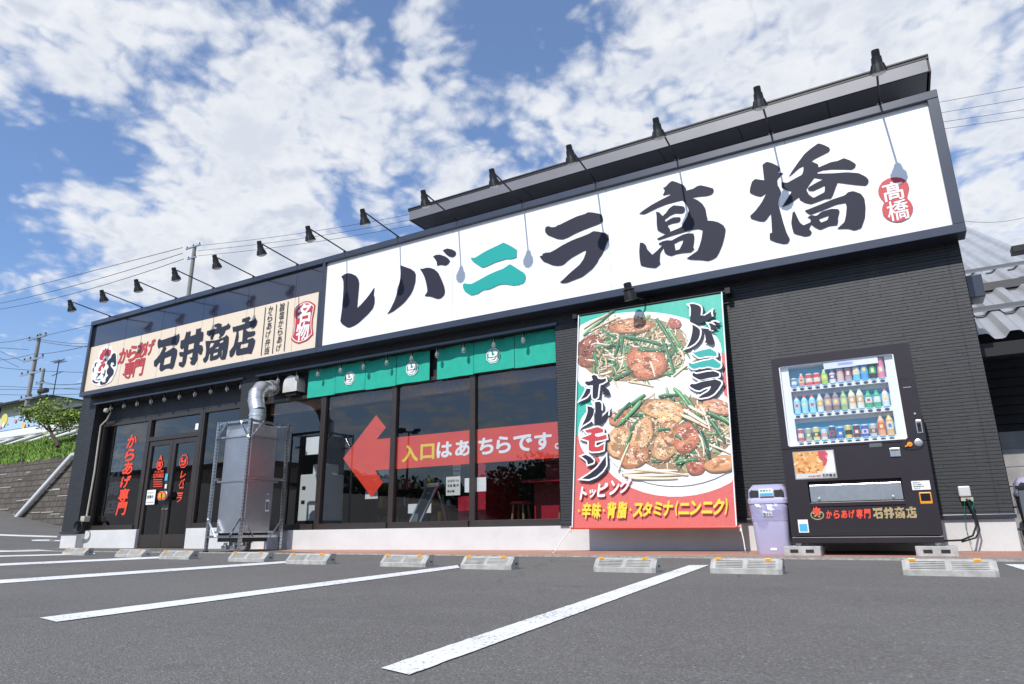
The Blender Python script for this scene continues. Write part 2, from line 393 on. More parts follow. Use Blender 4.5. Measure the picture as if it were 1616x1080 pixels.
def dup(root, loc, label=None):
    """copy of a thing, its parts and their sub-parts"""
    r = root.copy(); COL.objects.link(r); r.location = loc
    if label: r['label'] = label
    for ch in root.children:
        c = ch.copy(); COL.objects.link(c); c.parent = r
        for g in ch.children:
            d = g.copy(); COL.objects.link(d); d.parent = c
    return r
def ray(px, py): return rt*((px-808)/FPX) - up*((py-540)/FPX) + fw
def at(px, py, Y):                       # where a line of sight meets the plane y = Y
    d = ray(px, py); return CAM + d*(Y/d.y)
def gz(x, y):                            # height of the asphalt
    z = -.05 + .02*y - .003*x
    if x < -17: z += .0072*(-17-x)**2 if x > -40 else .0072*23**2
    if y > 14: z -= .02*(y-14)*.6
    if y < -5: z += .012*(-5-y)
    return z
def ground(px, py):
    d = ray(px, py); t = .5
    while t < 200:
        p = CAM + d*t
        if p.z < gz(p.x, p.y): return p
        t += .01 + t*.0015
    return p

# ------------------------------------------------------------------ flat shapes and lettering
def curve_mesh(cu):
    o = bpy.data.objects.new('tmp', cu); COL.objects.link(o)
    dg = bpy.context.evaluated_depsgraph_get(); dg.update()
    me = o.evaluated_get(dg).to_mesh()
    vs = [(v.co.x, v.co.y) for v in me.vertices]; fs = [tuple(p.vertices) for p in me.polygons]
    o.evaluated_get(dg).to_mesh_clear(); bpy.data.objects.remove(o); bpy.data.curves.remove(cu)
    return vs, fs
_cache = {}
def text2d(s, bold=0., shear=0.):
    k = (s, bold, shear)
    if k not in _cache and bold:          # heavier weight: the glyph drawn nine times, nudged round a small circle
        v0, f0 = text2d(s, 0, shear); vs = []; fs = []
        for j in range(9):
            a = 2*math.pi*j/8; r = bold*.8 if j < 8 else 0; b = len(vs); vs += [(x+r*math.cos(a), y+r*math.sin(a), j) for x, y in v0]; fs += [tuple(i+b for i in f) for f in f0]
        _cache[k] = (vs, fs)
    if k not in _cache:
        cu = bpy.data.curves.new('t', 'FONT'); cu.body = s; cu.size = 1; cu.shear = shear; cu.resolution_u = 4; cu.fill_mode = 'FRONT'
        _cache[k] = curve_mesh(cu)
    return _cache[k]
def poly2d(contours, off=0.):
    cu = bpy.data.curves.new('c', 'CURVE'); cu.dimensions = '2D'; cu.fill_mode = 'FRONT'
    cu.offset = off
    for ct in contours:
        sp = cu.splines.new('POLY'); sp.points.add(len(ct)-1); sp.use_cyclic_u = True
        for i, (x, y) in enumerate(ct): sp.points[i].co = (x, y, 0, 1)
    return curve_mesh(cu)
def smooth2(ct, it=1):
    """round a traced outline (Chaikin), keeping sharp tips"""
    for _ in range(it):
        out = []; n = len(ct)
        for i in range(n):
            a = Vector(ct[i-1]); b = Vector(ct[i]); c = Vector(ct[(i+1) % n])
            u, v2 = (b-a), (c-b)
            if u.length > 0 and v2.length > 0 and u.normalized().dot(v2.normalized()) < .35: out.append(tuple(b))
            else: out.append(tuple(b*.78 + a*.22*0.5 + b*.11)); out.append(tuple(b*.78 + c*.22*.5 + b*.11))
        ct = out
    return ct
def put(mb, vf, F, mi=0, col=None):
    vs, fs = vf; mb.add([lift(F(*v[:2]), v) for v in vs], fs, mi, col)
def lift(p, v): return (p[0], p[1]-v[2]*6e-5, p[2]) if len(v) > 2 else p
def fit(vf, x0, y0, x1, y1):
    vs, fs = vf
    if not vs: return vf
    ax = min(v[0] for v in vs); bx = max(v[0] for v in vs); ay = min(v[1] for v in vs); by = max(v[1] for v in vs)
    return [(x0+(v[0]-ax)/(bx-ax)*(x1-x0), y0+(v[1]-ay)/max(by-ay, 1e-6)*(y1-y0), *v[2:]) for v in vs], fs
def plane(Y):
    return lambda x, z: (x, Y, z)
def vtext(mb, s, xc, ztop, zbot, w, F, bold=.03, shear=0., mi=0, col=None, fill=.9):
    n = len(s); h = (ztop-zbot)/n
    for i, ch in enumerate(s):
        zt = ztop - i*h
        k = 1.0 if ord(ch) > 0x4e00 else .88
        put(mb, fit(text2d(ch, bold, shear), xc-w/2*k, zt-h*(.5+fill/2*k), xc+w/2*k, zt-h*(.5-fill/2*k)), F, mi, col)
def htext(mb, s, x0, x1, z0, z1, F, bold=.03, shear=0., mi=0, col=None, fill=.92, slope=0.):
    n = len(s); wd = (x1-x0)/n
    for i, ch in enumerate(s):
        k = 1.0 if ord(ch) > 0x4e00 else .9
        xa = x0 + wd*(i+.5-fill/2*k); xb = x0 + wd*(i+.5+fill/2*k); zc = (z0+z1)/2 + slope*i; hh = (z1-z0)/2*k
        if ch in '・': xa, xb, hh = x0+wd*(i+.4), x0+wd*(i+.6), hh*.16
        if ch == '。': xa, xb = x0+wd*(i+.05), x0+wd*(i+.33); zc = z0+(z1-z0)*.14; hh = hh*.17
        put(mb, fit(text2d(ch, bold, shear), xa, zc-hh, xb, zc+hh), F, mi, col)
# ================================================================== the setting
RH = .0355
def siding(mb, a, b, z0, z1, nrm):
    """courses of narrow siding between plan points a and b, outward normal nrm"""
    k0 = math.floor(z0/RH); k1 = math.ceil(z1/RH); nx, ny = nrm
    for k in range(k0, k1):
        lo = max(z0, k*RH); hi = min(z1, (k+1)*RH)
        if hi-lo < 1e-4: continue
        o = .007
        pa = (a[0]+nx*o, a[1]+ny*o); pb = (b[0]+nx*o, b[1]+ny*o); m = lo + (hi-lo)*.86
        mb.quad((*pa, lo), (*pb, lo), (*(pb[0]-nx*.002, pb[1]-ny*.002), m), (*(pa[0]-nx*.002, pa[1]-ny*.002), m))
        mb.quad((*(pa[0]-nx*.002, pa[1]-ny*.002), m), (*(pb[0]-nx*.002, pb[1]-ny*.002), m), (*b, hi), (*a, hi))
        mb.quad((*pa, lo), (*pb, lo), (*b, lo), (*a, lo))

# ground: one sheet to the horizon
def ground_sheet():
    xs = [-900, -500, -250, -130, -80, -60, -50, -45] + [-40+i*1.0 for i in range(24)] + [-16+i*1.5 for i in range(15)] + [8, 12, 20, 40, 90, 250, 900]
    ys = [-700, -300, -120, -60, -30, -15, -8, -5, -3, -1, 0, 1, 2, 3, 4, 5, 6, 7, 8, 9, 10, 11, 12, 13, 14, 16, 20, 28, 45, 90, 250, 900]
    mb = MB(); n = len(ys)
    vs = [(x, y, gz(x, y) if -60 < x < 60 and -60 < y < 60 else gz(max(-60, min(60, x)), max(-60, min(60, y)))) for x in xs for y in ys]
    mb.add(vs, [(i*n+j, (i+1)*n+j, (i+1)*n+j+1, i*n+j+1) for i in range(len(xs)-1) for j in range(n-1)])
    o = mb.build('car_park_asphalt', 'asphalt', smooth=True); tag(o, kind='structure')
ground_sheet()
def strip(name, pts, lift=.004, m='road_paint', kind='structure'):
    """painted mark on the asphalt, quad given by four plan points"""
    mb = MB(); A, B, Cc, D = [Vector((p[0], p[1])) for p in pts]; n = 160; vs = []; rj = random.Random(len(bpy.data.objects))
    for i in range(n+1):
        for a, b in ((A, B), (D, Cc)):
            p = a.lerp(b, i/n); e_ = rj.uniform(-.0022, .0022); p = Vector((p.x+e_, p.y+e_)); vs.append((p.x, p.y, gz(p.x, p.y)+lift))
    mb.add(vs, [(2*i, 2*i+2, 2*i+3, 2*i+1) for i in range(n)])
    o = mb.build(name, m); tag(o, kind=kind); return o
def gp(px, py): p = ground(px, py); return (p.x, p.y)
strip('parking_line', [gp(1088, 893), gp(600, 1058), gp(646, 1068), gp(1119, 893)])
strip('parking_line', [gp(722, 893), gp(62, 977), gp(90, 983), gp(726, 897)])
strip('parking_line', [gp(450, 886.5), gp(-60, 920), gp(-60, 926), gp(458, 889)])
strip('parking_line', [gp(272, 878), gp(-60, 893), gp(-60, 896.5), gp(272, 881)])
strip('parking_line', [gp(150, 873.5), gp(-60, 879), gp(-60, 881), gp(150, 875.5)])
strip('parking_line', [(0.60, 6.55), (0.80, 4.2), (0.93, 4.2), (0.74, 6.55)])
strip('parking_line', [gp(60, 868), gp(-60, 871), gp(-60, 873), gp(90, 870)])
strip('road_line', [gp(90, 846.5), gp(-60, 841), gp(-60, 843.5), gp(90, 848.5)])
strip('road_line', [gp(95, 853), gp(50, 852.6), gp(50, 854), gp(95, 854.6)])

# tiled walkway and its kerb
TZ = .138
mb = MB(); xs = [-15.5+i*.4 for i in range(42)]+[.98]
def tz(x, y): return TZ - (8-y)*.028
vs = [(x, y, tz(x, y)) for x in xs for y in (7.02, 7.5, 8.2)]
mb.add(vs, [(3*i+j, 3*i+3+j, 3*i+4+j, 3*i+1+j) for i in range(len(xs)-1) for j in range(2)])
tag(mb.build('tiled_walkway', 'terracotta'), kind='structure')
mb = MB(); rr = random.Random(3)
xs = [-15.6+i*.05 for i in range(335)]
for i in range(len(xs)-1):
    pass
vs = []
for x in xs:
    j = rr.uniform(-.006, .006); k = rr.uniform(-.004, .004)
    g = gz(x, 6.94); t = tz(x, 7.02)
    vs += [(x, 6.90+j, g-.02), (x, 6.92+k, g+.012), (x, 6.935+j*.5, t-.006+k), (x, 7.02, t+.001)]
mb.add(vs, [(4*i+j, 4*i+4+j, 4*i+5+j, 4*i+1+j) for i in range(len(xs)-1) for j in range(3)])
tag(mb.build('kerb', 'kerb_concrete'), kind='structure')

# ------------------------------------------------------------------ restaurant building
B0, B1 = -15.28, .89         # ends of the facade
bld = thing('restaurant_building', 'single-storey black sided restaurant with long signboards over its windows', 'building', (-7, 8, 0))
mb = MB(); ZB, ZO, ZT = .46, 3.10, 4.9
siding(mb, (B0, 8), (-14.72, 8), ZB, ZO, (0, -1))           # left corner pier
siding(mb, (-10.13, 8), (-9.70, 8), ZB, ZO, (0, -1))        # pier between the window bays
siding(mb, (-3.82, 8), (B1, 8), ZB, ZO, (0, -1))            # blank wall on the right
siding(mb, (B0, 8), (B1, 8), ZO, 3.36, (0, -1))             # band under the signs
siding(mb, (-14.72, 8), (-14.72, 8.25), ZB, ZO, (1, 0)); siding(mb, (-9.70, 8), (-9.70, 8.25), ZB, ZO, (1, 0))
siding(mb, (-10.13, 8), (-10.13, 8.25), ZB, ZO, (-1, 0)); siding(mb, (-3.82, 8), (-3.82, 8.25), ZB, ZO, (-1, 0))
siding(mb, (-14.72, 8.25), (-10.13, 8.25), 2.68, ZO, (0, -1)); siding(mb, (-9.70, 8.22), (-3.82, 8.22), 2.66, ZO, (0, -1))
siding(mb, (B1, 8), (B1, 16), ZB, ZT, (1, 0)); siding(mb, (B0, 8), (B0, 16), ZB, ZT, (-1, 0))
mb.build('siding_wall', 'siding', bld)
mb = MB()                                                    # backing shell, soffits of the window recesses
mb.box(B0+.02, B1-.02, 8.03, 8.2, 3.12, ZT); mb.box(B0+.02, B1-.02, 15.8, 15.98, 0, ZT)
mb.box(B0+.02, B0+.2, 8.03, 15.8, .1, ZT); mb.box(B1-.2, B1-.02, 8.03, 15.8, .1, ZT)
mb.box(-14.72, -3.82, 8.002, 8.4, 3.10, 3.119)
mb.box(-3.81, B1-.2, 8.03, 8.25, .1, 3.12); mb.box(-10.11, -9.72, 8.03, 8.25, .1, 3.1)
mb.box(-14.7, -3.84, 8.27, 8.4, 2.70, 3.1)
mb.build('wall_core', 'dark_wall', bld)
mb = MB()
mb.box(B0-.02, B1+.02, 8.0, 16, ZT, ZT+.1)
mb.build('roof', 'navy_metal', bld)
# trims along the head of the recesses and the foot of the siding
mb = MB()
mb.box(-14.78, -10.08, 7.965, 8.0, 3.085, 3.125); mb.box(-9.76, -3.78, 7.965, 8.0, 3.085, 3.125); mb.box(B0, B1, 7.97, 7.992, 3.30, 3.345)
mb.build('head_trim', 'navy_metal', bld, bevel=.004)
for a, b in ((B0-.01, -14.70), (-10.14, -9.69), (-3.83, B1+.01)): MB().box(a, b, 7.962, 8.0, .435, .475).build('base_flashing', 'navy_metal', bld, bevel=.004)
# plinth
mb = MB()
mb.box(B0+.01, -14.71, 8.0, 8.3, .0, .434); mb.box(-8.69, B1-.003, 8.0, 8.3, 0, .434)
mb.box(-14.71, -12.98, 8.16, 8.3, 0, .50); mb.box(-11.48, -8.69, 8.16, 8.3, 0, .50)
mb.build('plinth', 'plinth', bld, bevel=.006)
# upper roof with projecting eave behind the right sign
up_roof = MB()
up_roof.box(-6.50, .965, 8.10, 15, 5.545, 5.575)
o = up_roof.build('upper_roof', 'black_metal', bld)
mb = MB(); mb.box(-6.52, .985, 8.075, 8.1, 5.582, 5.60); mb.box(-6.52, .985, 8.085, 8.1, 5.548, 5.569)
mb.box(.965, .985, 8.10, 15, 5.38, 5.60); mb.build('roof_edge', 'black_metal', o)
mb = MB(); mb.box(-6.48, .96, 8.09, 8.12, 5.385, 5.545); mb.box(-6.52, .985, 8.088, 8.1, 5.570, 5.581); mb.box(-6.50, -6.48, 8.10, 15, 5.385, 5.545); mb.build('fascia', 'fascia', o)
mb = MB(); 
for i in range(7):
    a = -6.47 + i*1.06; mb.box(a+.004, a+1.056, 8.125, 9.2, 5.385, 5.39)
mb.build('soffit', 'soffit', o)
mb = MB(); mb.box(-6.28, .67, 8.5, 15, 4.9, 5.38)
for i in range(16): mb.box(-6.26+i*.433, -6.255+i*.433, 8.494, 8.5, 4.9, 5.38)
mb.build('parapet_wall', 'siding', o)

# --- interior seen through the glass
mb = MB()
mb.box(B0+.2, B1-.2, 8.3, 15.8, .10, .16); mb.build('interior_floor', 'room_floor', bld)
mb = MB(); mb.box(B0+.2, B1-.2, 8.4, 15.8, 2.95, 3.0); mb.box(B0+.2, B1-.2, 13.5, 13.6, .16, 2.95); mb.box(-10.2, -10.1, 8.4, 13.5, .16, 2.95)
mb.build('interior_wall', 'room_wall', bld)
mb = MB(); mb.box(-9.7, -3.85, 8.32, 8.42, 2.44, 2.62); mb.build('interior_lintel', 'wood', bld)
# --- windows
def window(x0, x1, z0, z1, y, fwid=.05, dep=.09, head=.06, sill=.09):
    mb = MB(); mb.box(x0, x0+fwid, y-dep/2, y+dep/2, z0, z1); mb.box(x1-fwid, x1, y-dep/2, y+dep/2, z0, z1)
    mb.box(x0+fwid, x1-fwid, y-dep/2+.002, y+dep/2, z1-head, z1); mb.box(x0+fwid, x1-fwid, y-dep/2-.03, y+dep/2, z0, z0+sill)
    o = mb.build('window', 'dark_frame', bld, bevel=.004)
    g = MB(); g.quad((x0+fwid, y, z0+sill), (x1-fwid, y, z0+sill), (x1-fwid, y, z1-head), (x0+fwid, y, z1-head)); g.build('pane', 'glass', o)
    return o
for a, b in ((-9.95, -8.27), (-8.20, -6.76), (-6.70, -5.30), (-5.24, -3.83)): window(a-.033, b+.033, .436, 2.67, 8.2)
window(-14.72, -13.10, .50, 2.69, 8.25); window(-11.42, -10.14, .50, 2.69, 8.25)
# --- door with transom
mb = MB(); yd = 8.25
mb.box(-13.10, -13.02, yd-.05, yd+.05, .15, 2.69); mb.box(-11.50, -11.42, yd-.05, yd+.05, .15, 2.69)
mb.box(-13.02, -11.50, yd-.048, yd+.05, 2.63, 2.69); mb.box(-13.02, -11.50, yd-.048, yd+.05, 2.20, 2.29)
dr = mb.build('door_frame', 'dark_frame', bld, bevel=.004)
MB().quad((-13.02, yd, 2.29), (-11.5, yd, 2.29), (-11.5, yd, 2.63), (-13.02, yd, 2.63)).build('transom_pane', 'glass', dr)
for a, b in ((-13.015, -12.265), (-12.255, -11.505)):
    mb = MB(); y0, y1 = yd-.03, yd+.02
    mb.box(a, a+.09, y0, y1, .16, 2.195); mb.box(b-.09, b, y0, y1, .16, 2.195); mb.box(a+.09, b-.09, y0, y1, 2.10, 2.195); mb.box(a+.09, b-.09, y0, y1, .16, .40)
    leaf = mb.build('door', 'dark_frame', bld, bevel=.003)
    MB().quad((a+.09, yd, .40), (b-.09, yd, .40), (b-.09, yd, 2.10), (a+.09, yd, 2.10)).build('pane', 'glass', leaf)
    xc = (b-.05) if a < -12.5 else (a+.05)
    h = MB(); h.lathe((xc, yd-.09, 1.11), [(.085, 0), (.09, .01), (.09, .03), (.085, .035)], 24, axis=(0, -1, 0)).tube([(xc, yd-.03, 1.11), (xc, yd-.10, 1.11)], .02)
    h.lathe((xc, yd-.126, 1.11), [(.074, 0), (.074, .004)], 24, 1, axis=(0, -1, 0))
    F = lambda x, z, xc=xc: (xc+x, yd-.134, 1.11+z)
    put(h, fit(text2d('鳥', .02), -.045, -.045, .045, .045), F, 2)
    h.build('handle', ['steel', 'sticker_red', 'ink_yellow'], leaf)
    h = MB(); h.lathe((xc, yd-.03, .86), [(.018, 0), (.018, .02)], 12, axis=(0, -1, 0)).build('lock', 'steel', leaf)

# ================================================================== signboards
SY = 7.79                                                    # face of both signs
F = plane(SY)
ws = thing('white_signboard', 'long white signboard with big brush-drawn navy and teal Japanese characters', 'signboard', (-3.5, 7.8, 4.1))
mb = MB(); mb.box(-8.0, .85, 7.80, 7.98, 3.35, 4.83); mb.build('face_panel', 'sign_white', ws)
mb = MB()
mb.box(-8.06, .955, 7.745, 7.99, 4.83, 4.93); mb.box(-8.06, .955, 7.745, 7.99, 3.25, 3.35); mb.box(.85, .955, 7.748, 7.99, 3.35, 4.83); mb.box(-8.06, -8.0, 7.748, 7.99, 3.35, 4.83)
mb.build('sign_frame', 'navy_metal', ws, bevel=.006)
def to_sign(cts, ox, oy, s, Y=SY):
    out = []
    for ct in cts:
        out.append([(lambda p: (p.x, p.z))(at(ox+x/s, oy+y/s, Y)) for x, y in ct])
    return out
GL = {}
# stroke outlines of the six brush characters, traced in units of 1/s pixel, straightened onto the sign face
GL['re'] = (530, 420, 9.818, [[(82,162),(130,130),(180,110),(240,118),(310,150),(345,195),(360,260),(355,350),(345,450),(328,655),(380,605),(440,540),(510,455),(598,328),(585,450),(598,480),(598,570),(575,650),(500,740),(420,815),(350,880),(280,925),(200,955),(165,945),(90,895),(68,855),(72,820),(95,660),(108,500),(118,330),(115,240),(105,200)]])
GL['ba'] = (600, 380, 8.308, [[(262,322),(330,345),(400,370),(450,405),(465,440),(460,540),(430,640),(400,700),(320,805),(250,865),(170,925),(88,965),(130,905),(190,780),(230,650),(262,500),(270,400)],
 [(520,368),(560,368),(600,355),(650,355),(710,375),(760,420),(800,500),(835,590),(848,660),(838,710),(800,750),(760,763),(720,755),(680,738),(640,730),(592,728),(583,718),(612,680),(618,650),(605,570),(585,490),(555,425)],
 [(688,203),(710,200),(720,188),(780,182),(850,205),(890,232),(915,265),(895,300),(860,325),(820,320),(790,315),(745,328),(740,275),(715,235)],
 [(818,127),(850,112),(880,102),(940,115),(985,140),(995,160),(985,195),(945,217),(900,205),(865,180)]])
GL['ni'] = (720, 370, 9.817, [[(225,380),(240,355),(258,366),(290,362),(350,325),(430,275),(520,228),(620,182),(690,148),(728,126),(800,158),(860,190),(942,243),(935,290),(938,352),(900,370),(850,382),(780,382),(720,398),(600,435),(540,465),(480,492),(405,518),(340,475),(270,430)],
 [(100,780),(120,758),(180,768),(235,768),(300,735),(400,680),(500,625),(610,575),(720,535),(760,510),(830,460),(900,502),(980,555),(1040,590),(1070,625),(1078,660),(1065,720),(1030,762),(995,768),(970,785),(930,783),(890,793),(840,783),(760,772),(680,778),(640,790),(560,830),(500,855),(430,860),(390,880),(340,918),(250,943),(215,937),(130,880),(108,835)]])
GL['ra'] = (840, 330, 8.308, [[(165,265),(180,232),(215,225),(250,240),(300,235),(345,205),(352,210),(460,155),(580,98),(690,65),(730,42),(790,45),(880,62),(915,80),(928,135),(918,172),(860,200),(740,245),(640,285),(550,325),(470,370),(400,397),(330,392),(270,368),(210,345),(172,310)],
 [(95,622),(138,605),(128,592),(170,573),(235,568),(310,528),(400,470),(520,410),(640,365),(740,325),(800,290),(870,297),(960,318),(995,340),(1005,395),(975,450),(950,520),(915,595),(870,655),(855,695),(790,780),(705,850),(650,890),(550,928),(460,965),(400,973),(360,963),(420,910),(480,850),(550,790),(620,730),(670,660),(697,590),(707,540),(680,545),(600,590),(520,635),(460,680),(422,718),(385,738),(330,745),(260,735),(210,712),(150,690),(118,655)]])
GL['taka'] = (1000, 280, 7.2, [[(60,415),(110,375),(200,315),(300,260),(400,210),(440,188),(395,190),(328,206),(350,165),(350,135),(330,122),(365,105),(400,65),(435,40),(480,52),(570,90),(595,125),(597,152),(680,128),(720,100),(760,90),(830,105),(900,125),(910,140),(905,170),(880,195),(830,210),(740,217),(655,232),(720,255),(780,300),(815,355),(828,430),(838,465),(835,492),(900,495),(960,510),(1020,545),(1045,590),(1035,660),(1010,760),(970,855),(940,905),(900,930),(845,950),(780,940),(650,935),(600,922),(660,880),(725,835),(750,770),(770,700),(785,600),(730,585),(640,600),(540,630),(440,660),(350,690),(285,712),(262,698),(330,665),(400,625),(520,575),(545,560),(570,510),(610,440),(625,380),(615,340),(590,300),(555,258),(480,275),(370,305),(270,345),(180,390),(120,418)],
 [(252,390),(290,398),(330,440),(370,400),(400,355),(450,318),(540,325),(575,335),(583,360),(575,395),(545,410),(470,408),(410,435),(350,480),(365,505),(410,475),(450,455),(520,452),(535,465),(525,500),(500,512),(430,525),(382,545),(417,598),(400,622),(355,642),(310,625),(270,600),(262,540),(260,440)],
 [(283,752),(330,725),(380,715),(430,718),(500,680),(560,650),(620,635),(680,638),(690,680),(685,740),(675,795),(690,815),(650,852),(560,858),(480,872),(430,893),(380,880),(350,855),(338,800),(300,860),(295,950),(305,985),(250,1030),(160,1022),(80,1002),(68,930),(62,840),(70,742),(110,745),(140,775),(155,820),(212,880),(270,830),(330,768),(290,768)],
 [(462,752),(520,722),(565,708),(555,750),(520,820),(475,830)]])
GL['hashi'] = (1170, 220, 6.0, [[(198,240),(240,212),(290,225),(350,255),(368,280),(345,320),(400,316),(350,365),(338,385),(345,440),(355,452),(378,500),(350,575),(350,610),(370,690),(400,800),(430,890),(460,945),(440,985),(400,990),(330,975),(268,950),(268,890),(290,885),(285,780),(278,700),(240,755),(215,778),(170,775),(90,750),(82,725),(130,680),(190,600),(240,505),(185,542),(130,530),(78,505),(82,460),(100,400),(130,375),(215,388),(208,320)],
 [(448,355),(480,300),(540,215),(600,135),(660,85),(728,37),(780,52),(835,80),(838,100),(820,120),(760,150),(690,185),(660,208),(725,235),(732,265),(850,215),(910,205),(970,178),(1030,200),(1085,235),(1075,265),(1045,285),(960,282),(850,282),(770,290),(718,308),(720,325),(860,322),(1000,312),(1110,320),(1180,355),(1205,385),(1200,415),(1175,438),(1080,430),(910,408),(890,460),(865,530),(845,560),(790,563),(720,590),(660,612),(600,600),(550,570),(545,545),(450,615),(385,642),(420,585),(480,490),(440,485),(380,458),(378,405),(435,412),(500,375),(575,335),(588,290),(585,250),(540,275),(480,330)],
 [(690,362),(780,378),(720,405),(650,445),(628,465),(635,485),(680,488),(790,435),(788,500),(740,525),(683,555),(640,525),(612,475),(650,415)],
 [(598,675),(640,660),(740,620),(860,570),(980,530),(1010,500),(1060,490),(1130,515),(1165,560),(1175,640),(1170,740),(1135,840),(1070,862),(1010,845),(905,848),(975,785),(990,720),(997,640),(985,600),(900,615),(780,665),(655,712),(625,700)],
 [(622,740),(660,718),(710,725),(760,685),(850,658),(915,660),(930,680),(915,740),(915,780),(905,812),(830,820),(745,857),(690,830),(662,805),(640,845),(668,880),(650,910),(600,920),(495,890),(480,840),(472,790),(485,690),(505,685),(525,730),(555,790),(588,815),(655,785),(655,755),(640,745)],
 [(730,755),(830,718),(815,765),(755,788)]])
SG = {k: [smooth2(c) for c in to_sign(v[3], v[0], v[1], v[2])] for k, v in GL.items()}
for k in ('re', 'ba', 'ni', 'ra', 'taka', 'hashi'):
    mb = MB(); put(mb, poly2d(SG[k]), F); mb.build('character', 'ink_teal' if k == 'ni' else 'ink_navy', ws)
# red gourd seal with the name in white
sl = [(460,118),(560,128),(640,170),(700,245),(718,320),(700,410),(680,480),(690,530),(750,590),(790,680),(785,760),(745,850),(660,920),(560,965),(460,970),(360,945),(280,900),(225,840),(203,750),(208,680),(240,610),(235,575),(180,520),(135,440),(130,370),(150,290),(210,205),(300,150),(380,125)]
mb = MB(); put(mb, poly2d([smooth2(to_sign([sl], 1375, 270, 12.0)[0], 2)]), F); seal = mb.build('seal', 'ink_red', ws)
F2 = plane(SY-.003); mb = MB()
def px_rect(x0, y0, x1, y1, Y): a = at(x0, y0, Y); b = at(x1, y1, Y); return a.x, b.z, b.x, a.z
put(mb, fit(text2d('髙', .022), *px_rect(1391, 291, 1428.5, 313, SY)), F2); put(mb, fit(text2d('橋', .012), *px_rect(1397.5, 320, 1437, 344, SY)), F2)
mb.build('seal_lettering', 'ink_white', seal)
for x in (-5.4, -2.9, -.62): MB().box(x, x+.003, SY+.008, 7.799, 3.36, 4.82).build('panel_seam', 'soffit', ws)

cs = thing('cream_signboard', 'cream signboard with navy and red lettering under a dark glossy band', 'signboard', (-11.5, 7.8, 4.1))
mb = MB(); mb.box(-14.91, -8.11, 7.80, 7.98, 3.345, 4.345); mb.build('face_panel', 'sign_cream', cs)
mb = MB(); mb.box(-14.91, -8.07, 7.80, 7.98, 4.348, 4.83); mb.build('upper_panel', 'navy_gloss', cs)
mb = MB(); mb.box(-14.98, -8.062, 7.745, 7.99, 4.83, 4.93); mb.box(-14.98, -8.062, 7.745, 7.99, 3.25, 3.345); mb.box(-14.98, -14.91, 7.748, 7.99, 3.345, 4.83); mb.box(-8.11, -8.062, 7.748, 7.99, 3.345, 4.346)
mb.build('sign_frame', 'navy_metal', cs, bevel=.006)
for x in (-13.7, -12.45, -11.2, -9.95, -8.72): MB().box(x, x+.004, SY+.009, 7.799, 3.35, 4.82).build('panel_seam', 'soffit', cs)
ISHI = (235, 490, 8.978)
GI = [[[(150,400),(175,425),(290,385),(400,350),(425,325),(432,370),(425,430),(390,492),(345,485),(225,508),(245,530),(215,602),(290,562),(350,520),(398,555),(395,620),(370,720),(350,800),(320,835),(290,820),(230,825),(200,850),(165,865),(145,835),(160,740),(140,740),(100,800),(70,790),(70,720),(100,690),(150,630),(180,570),(205,520),(165,520),(130,540),(120,490),(125,430)], [(220,675),(315,640),(300,750),(200,780)]],
 [[(530,300),(550,310),(590,290),(580,370),(660,340),(670,260),(690,265),(735,245),(730,300),(770,305),(770,350),(760,430),(715,445),(705,490),(755,495),(765,550),(745,620),(715,630),(695,590),(690,620),(685,700),(640,775),(595,770),(580,740),(600,710),(570,665),(590,670),(610,665),(620,590),(540,625),(520,740),(490,800),(460,805),(420,780),(425,735),(470,730),(480,650),(440,655),(425,620),(435,590),(490,590),(495,530),(460,550),(440,530),(450,430),(500,410),(515,360)], [(560,480),(640,455),(630,540),(550,565)]],
 [[(825,290),(850,285),(960,255),(960,240),(930,235),(930,200),(990,180),(1030,195),(1020,240),(1100,210),(1125,180),(1155,215),(1140,255),(1085,280),(1060,340),(1000,395),(985,385),(1005,360),(990,320),(930,335),(910,370),(905,410),(870,415),(875,380),(900,340),(850,365),(815,340)],
  [(800,435),(950,425),(1080,370),(1095,345),(1130,375),(1125,470),(1105,600),(1080,690),(1030,700),(1005,680),(1015,640),(960,690),(865,715),(860,690),(870,600),(850,620),(835,690),(800,740),(770,730),(765,690),(800,650),(810,560)], [(870,460),(930,455),(900,510),(850,540)], [(1000,435),(1055,410),(1050,450),(1000,468)], [(910,605),(975,585),(970,625),(905,650)], [(1030,560),(1045,545),(1035,650),(1025,655)], [(955,520),(985,505),(985,540),(915,550)]],
 [[(1185,230),(1200,235),(1310,205),(1360,185),(1360,160),(1315,165),(1325,115),(1345,115),(1420,85),(1440,110),(1410,140),(1420,155),(1480,140),(1505,100),(1535,150),(1520,210),(1480,250),(1440,235),(1365,265),(1400,300),(1440,300),(1500,290),(1505,330),(1480,360),(1395,385),(1385,420),(1470,385),(1505,420),(1490,500),(1450,615),(1400,610),(1245,640),(1230,620),(1240,470),(1225,560),(1205,620),(1165,665),(1140,650),(1140,580),(1200,500),(1240,320),(1225,290),(1195,310),(1185,275)], [(1265,290),(1335,265),(1320,440),(1255,455),(1270,370)], [(1300,480),(1410,455),(1395,520),(1290,545)]]]
SI = [to_sign(g, *ISHI) for g in GI]
for g in SI:
    mb = MB(); put(mb, poly2d([smooth2(c) for c in g]), F); mb.build('character', 'ink_slate', cs)
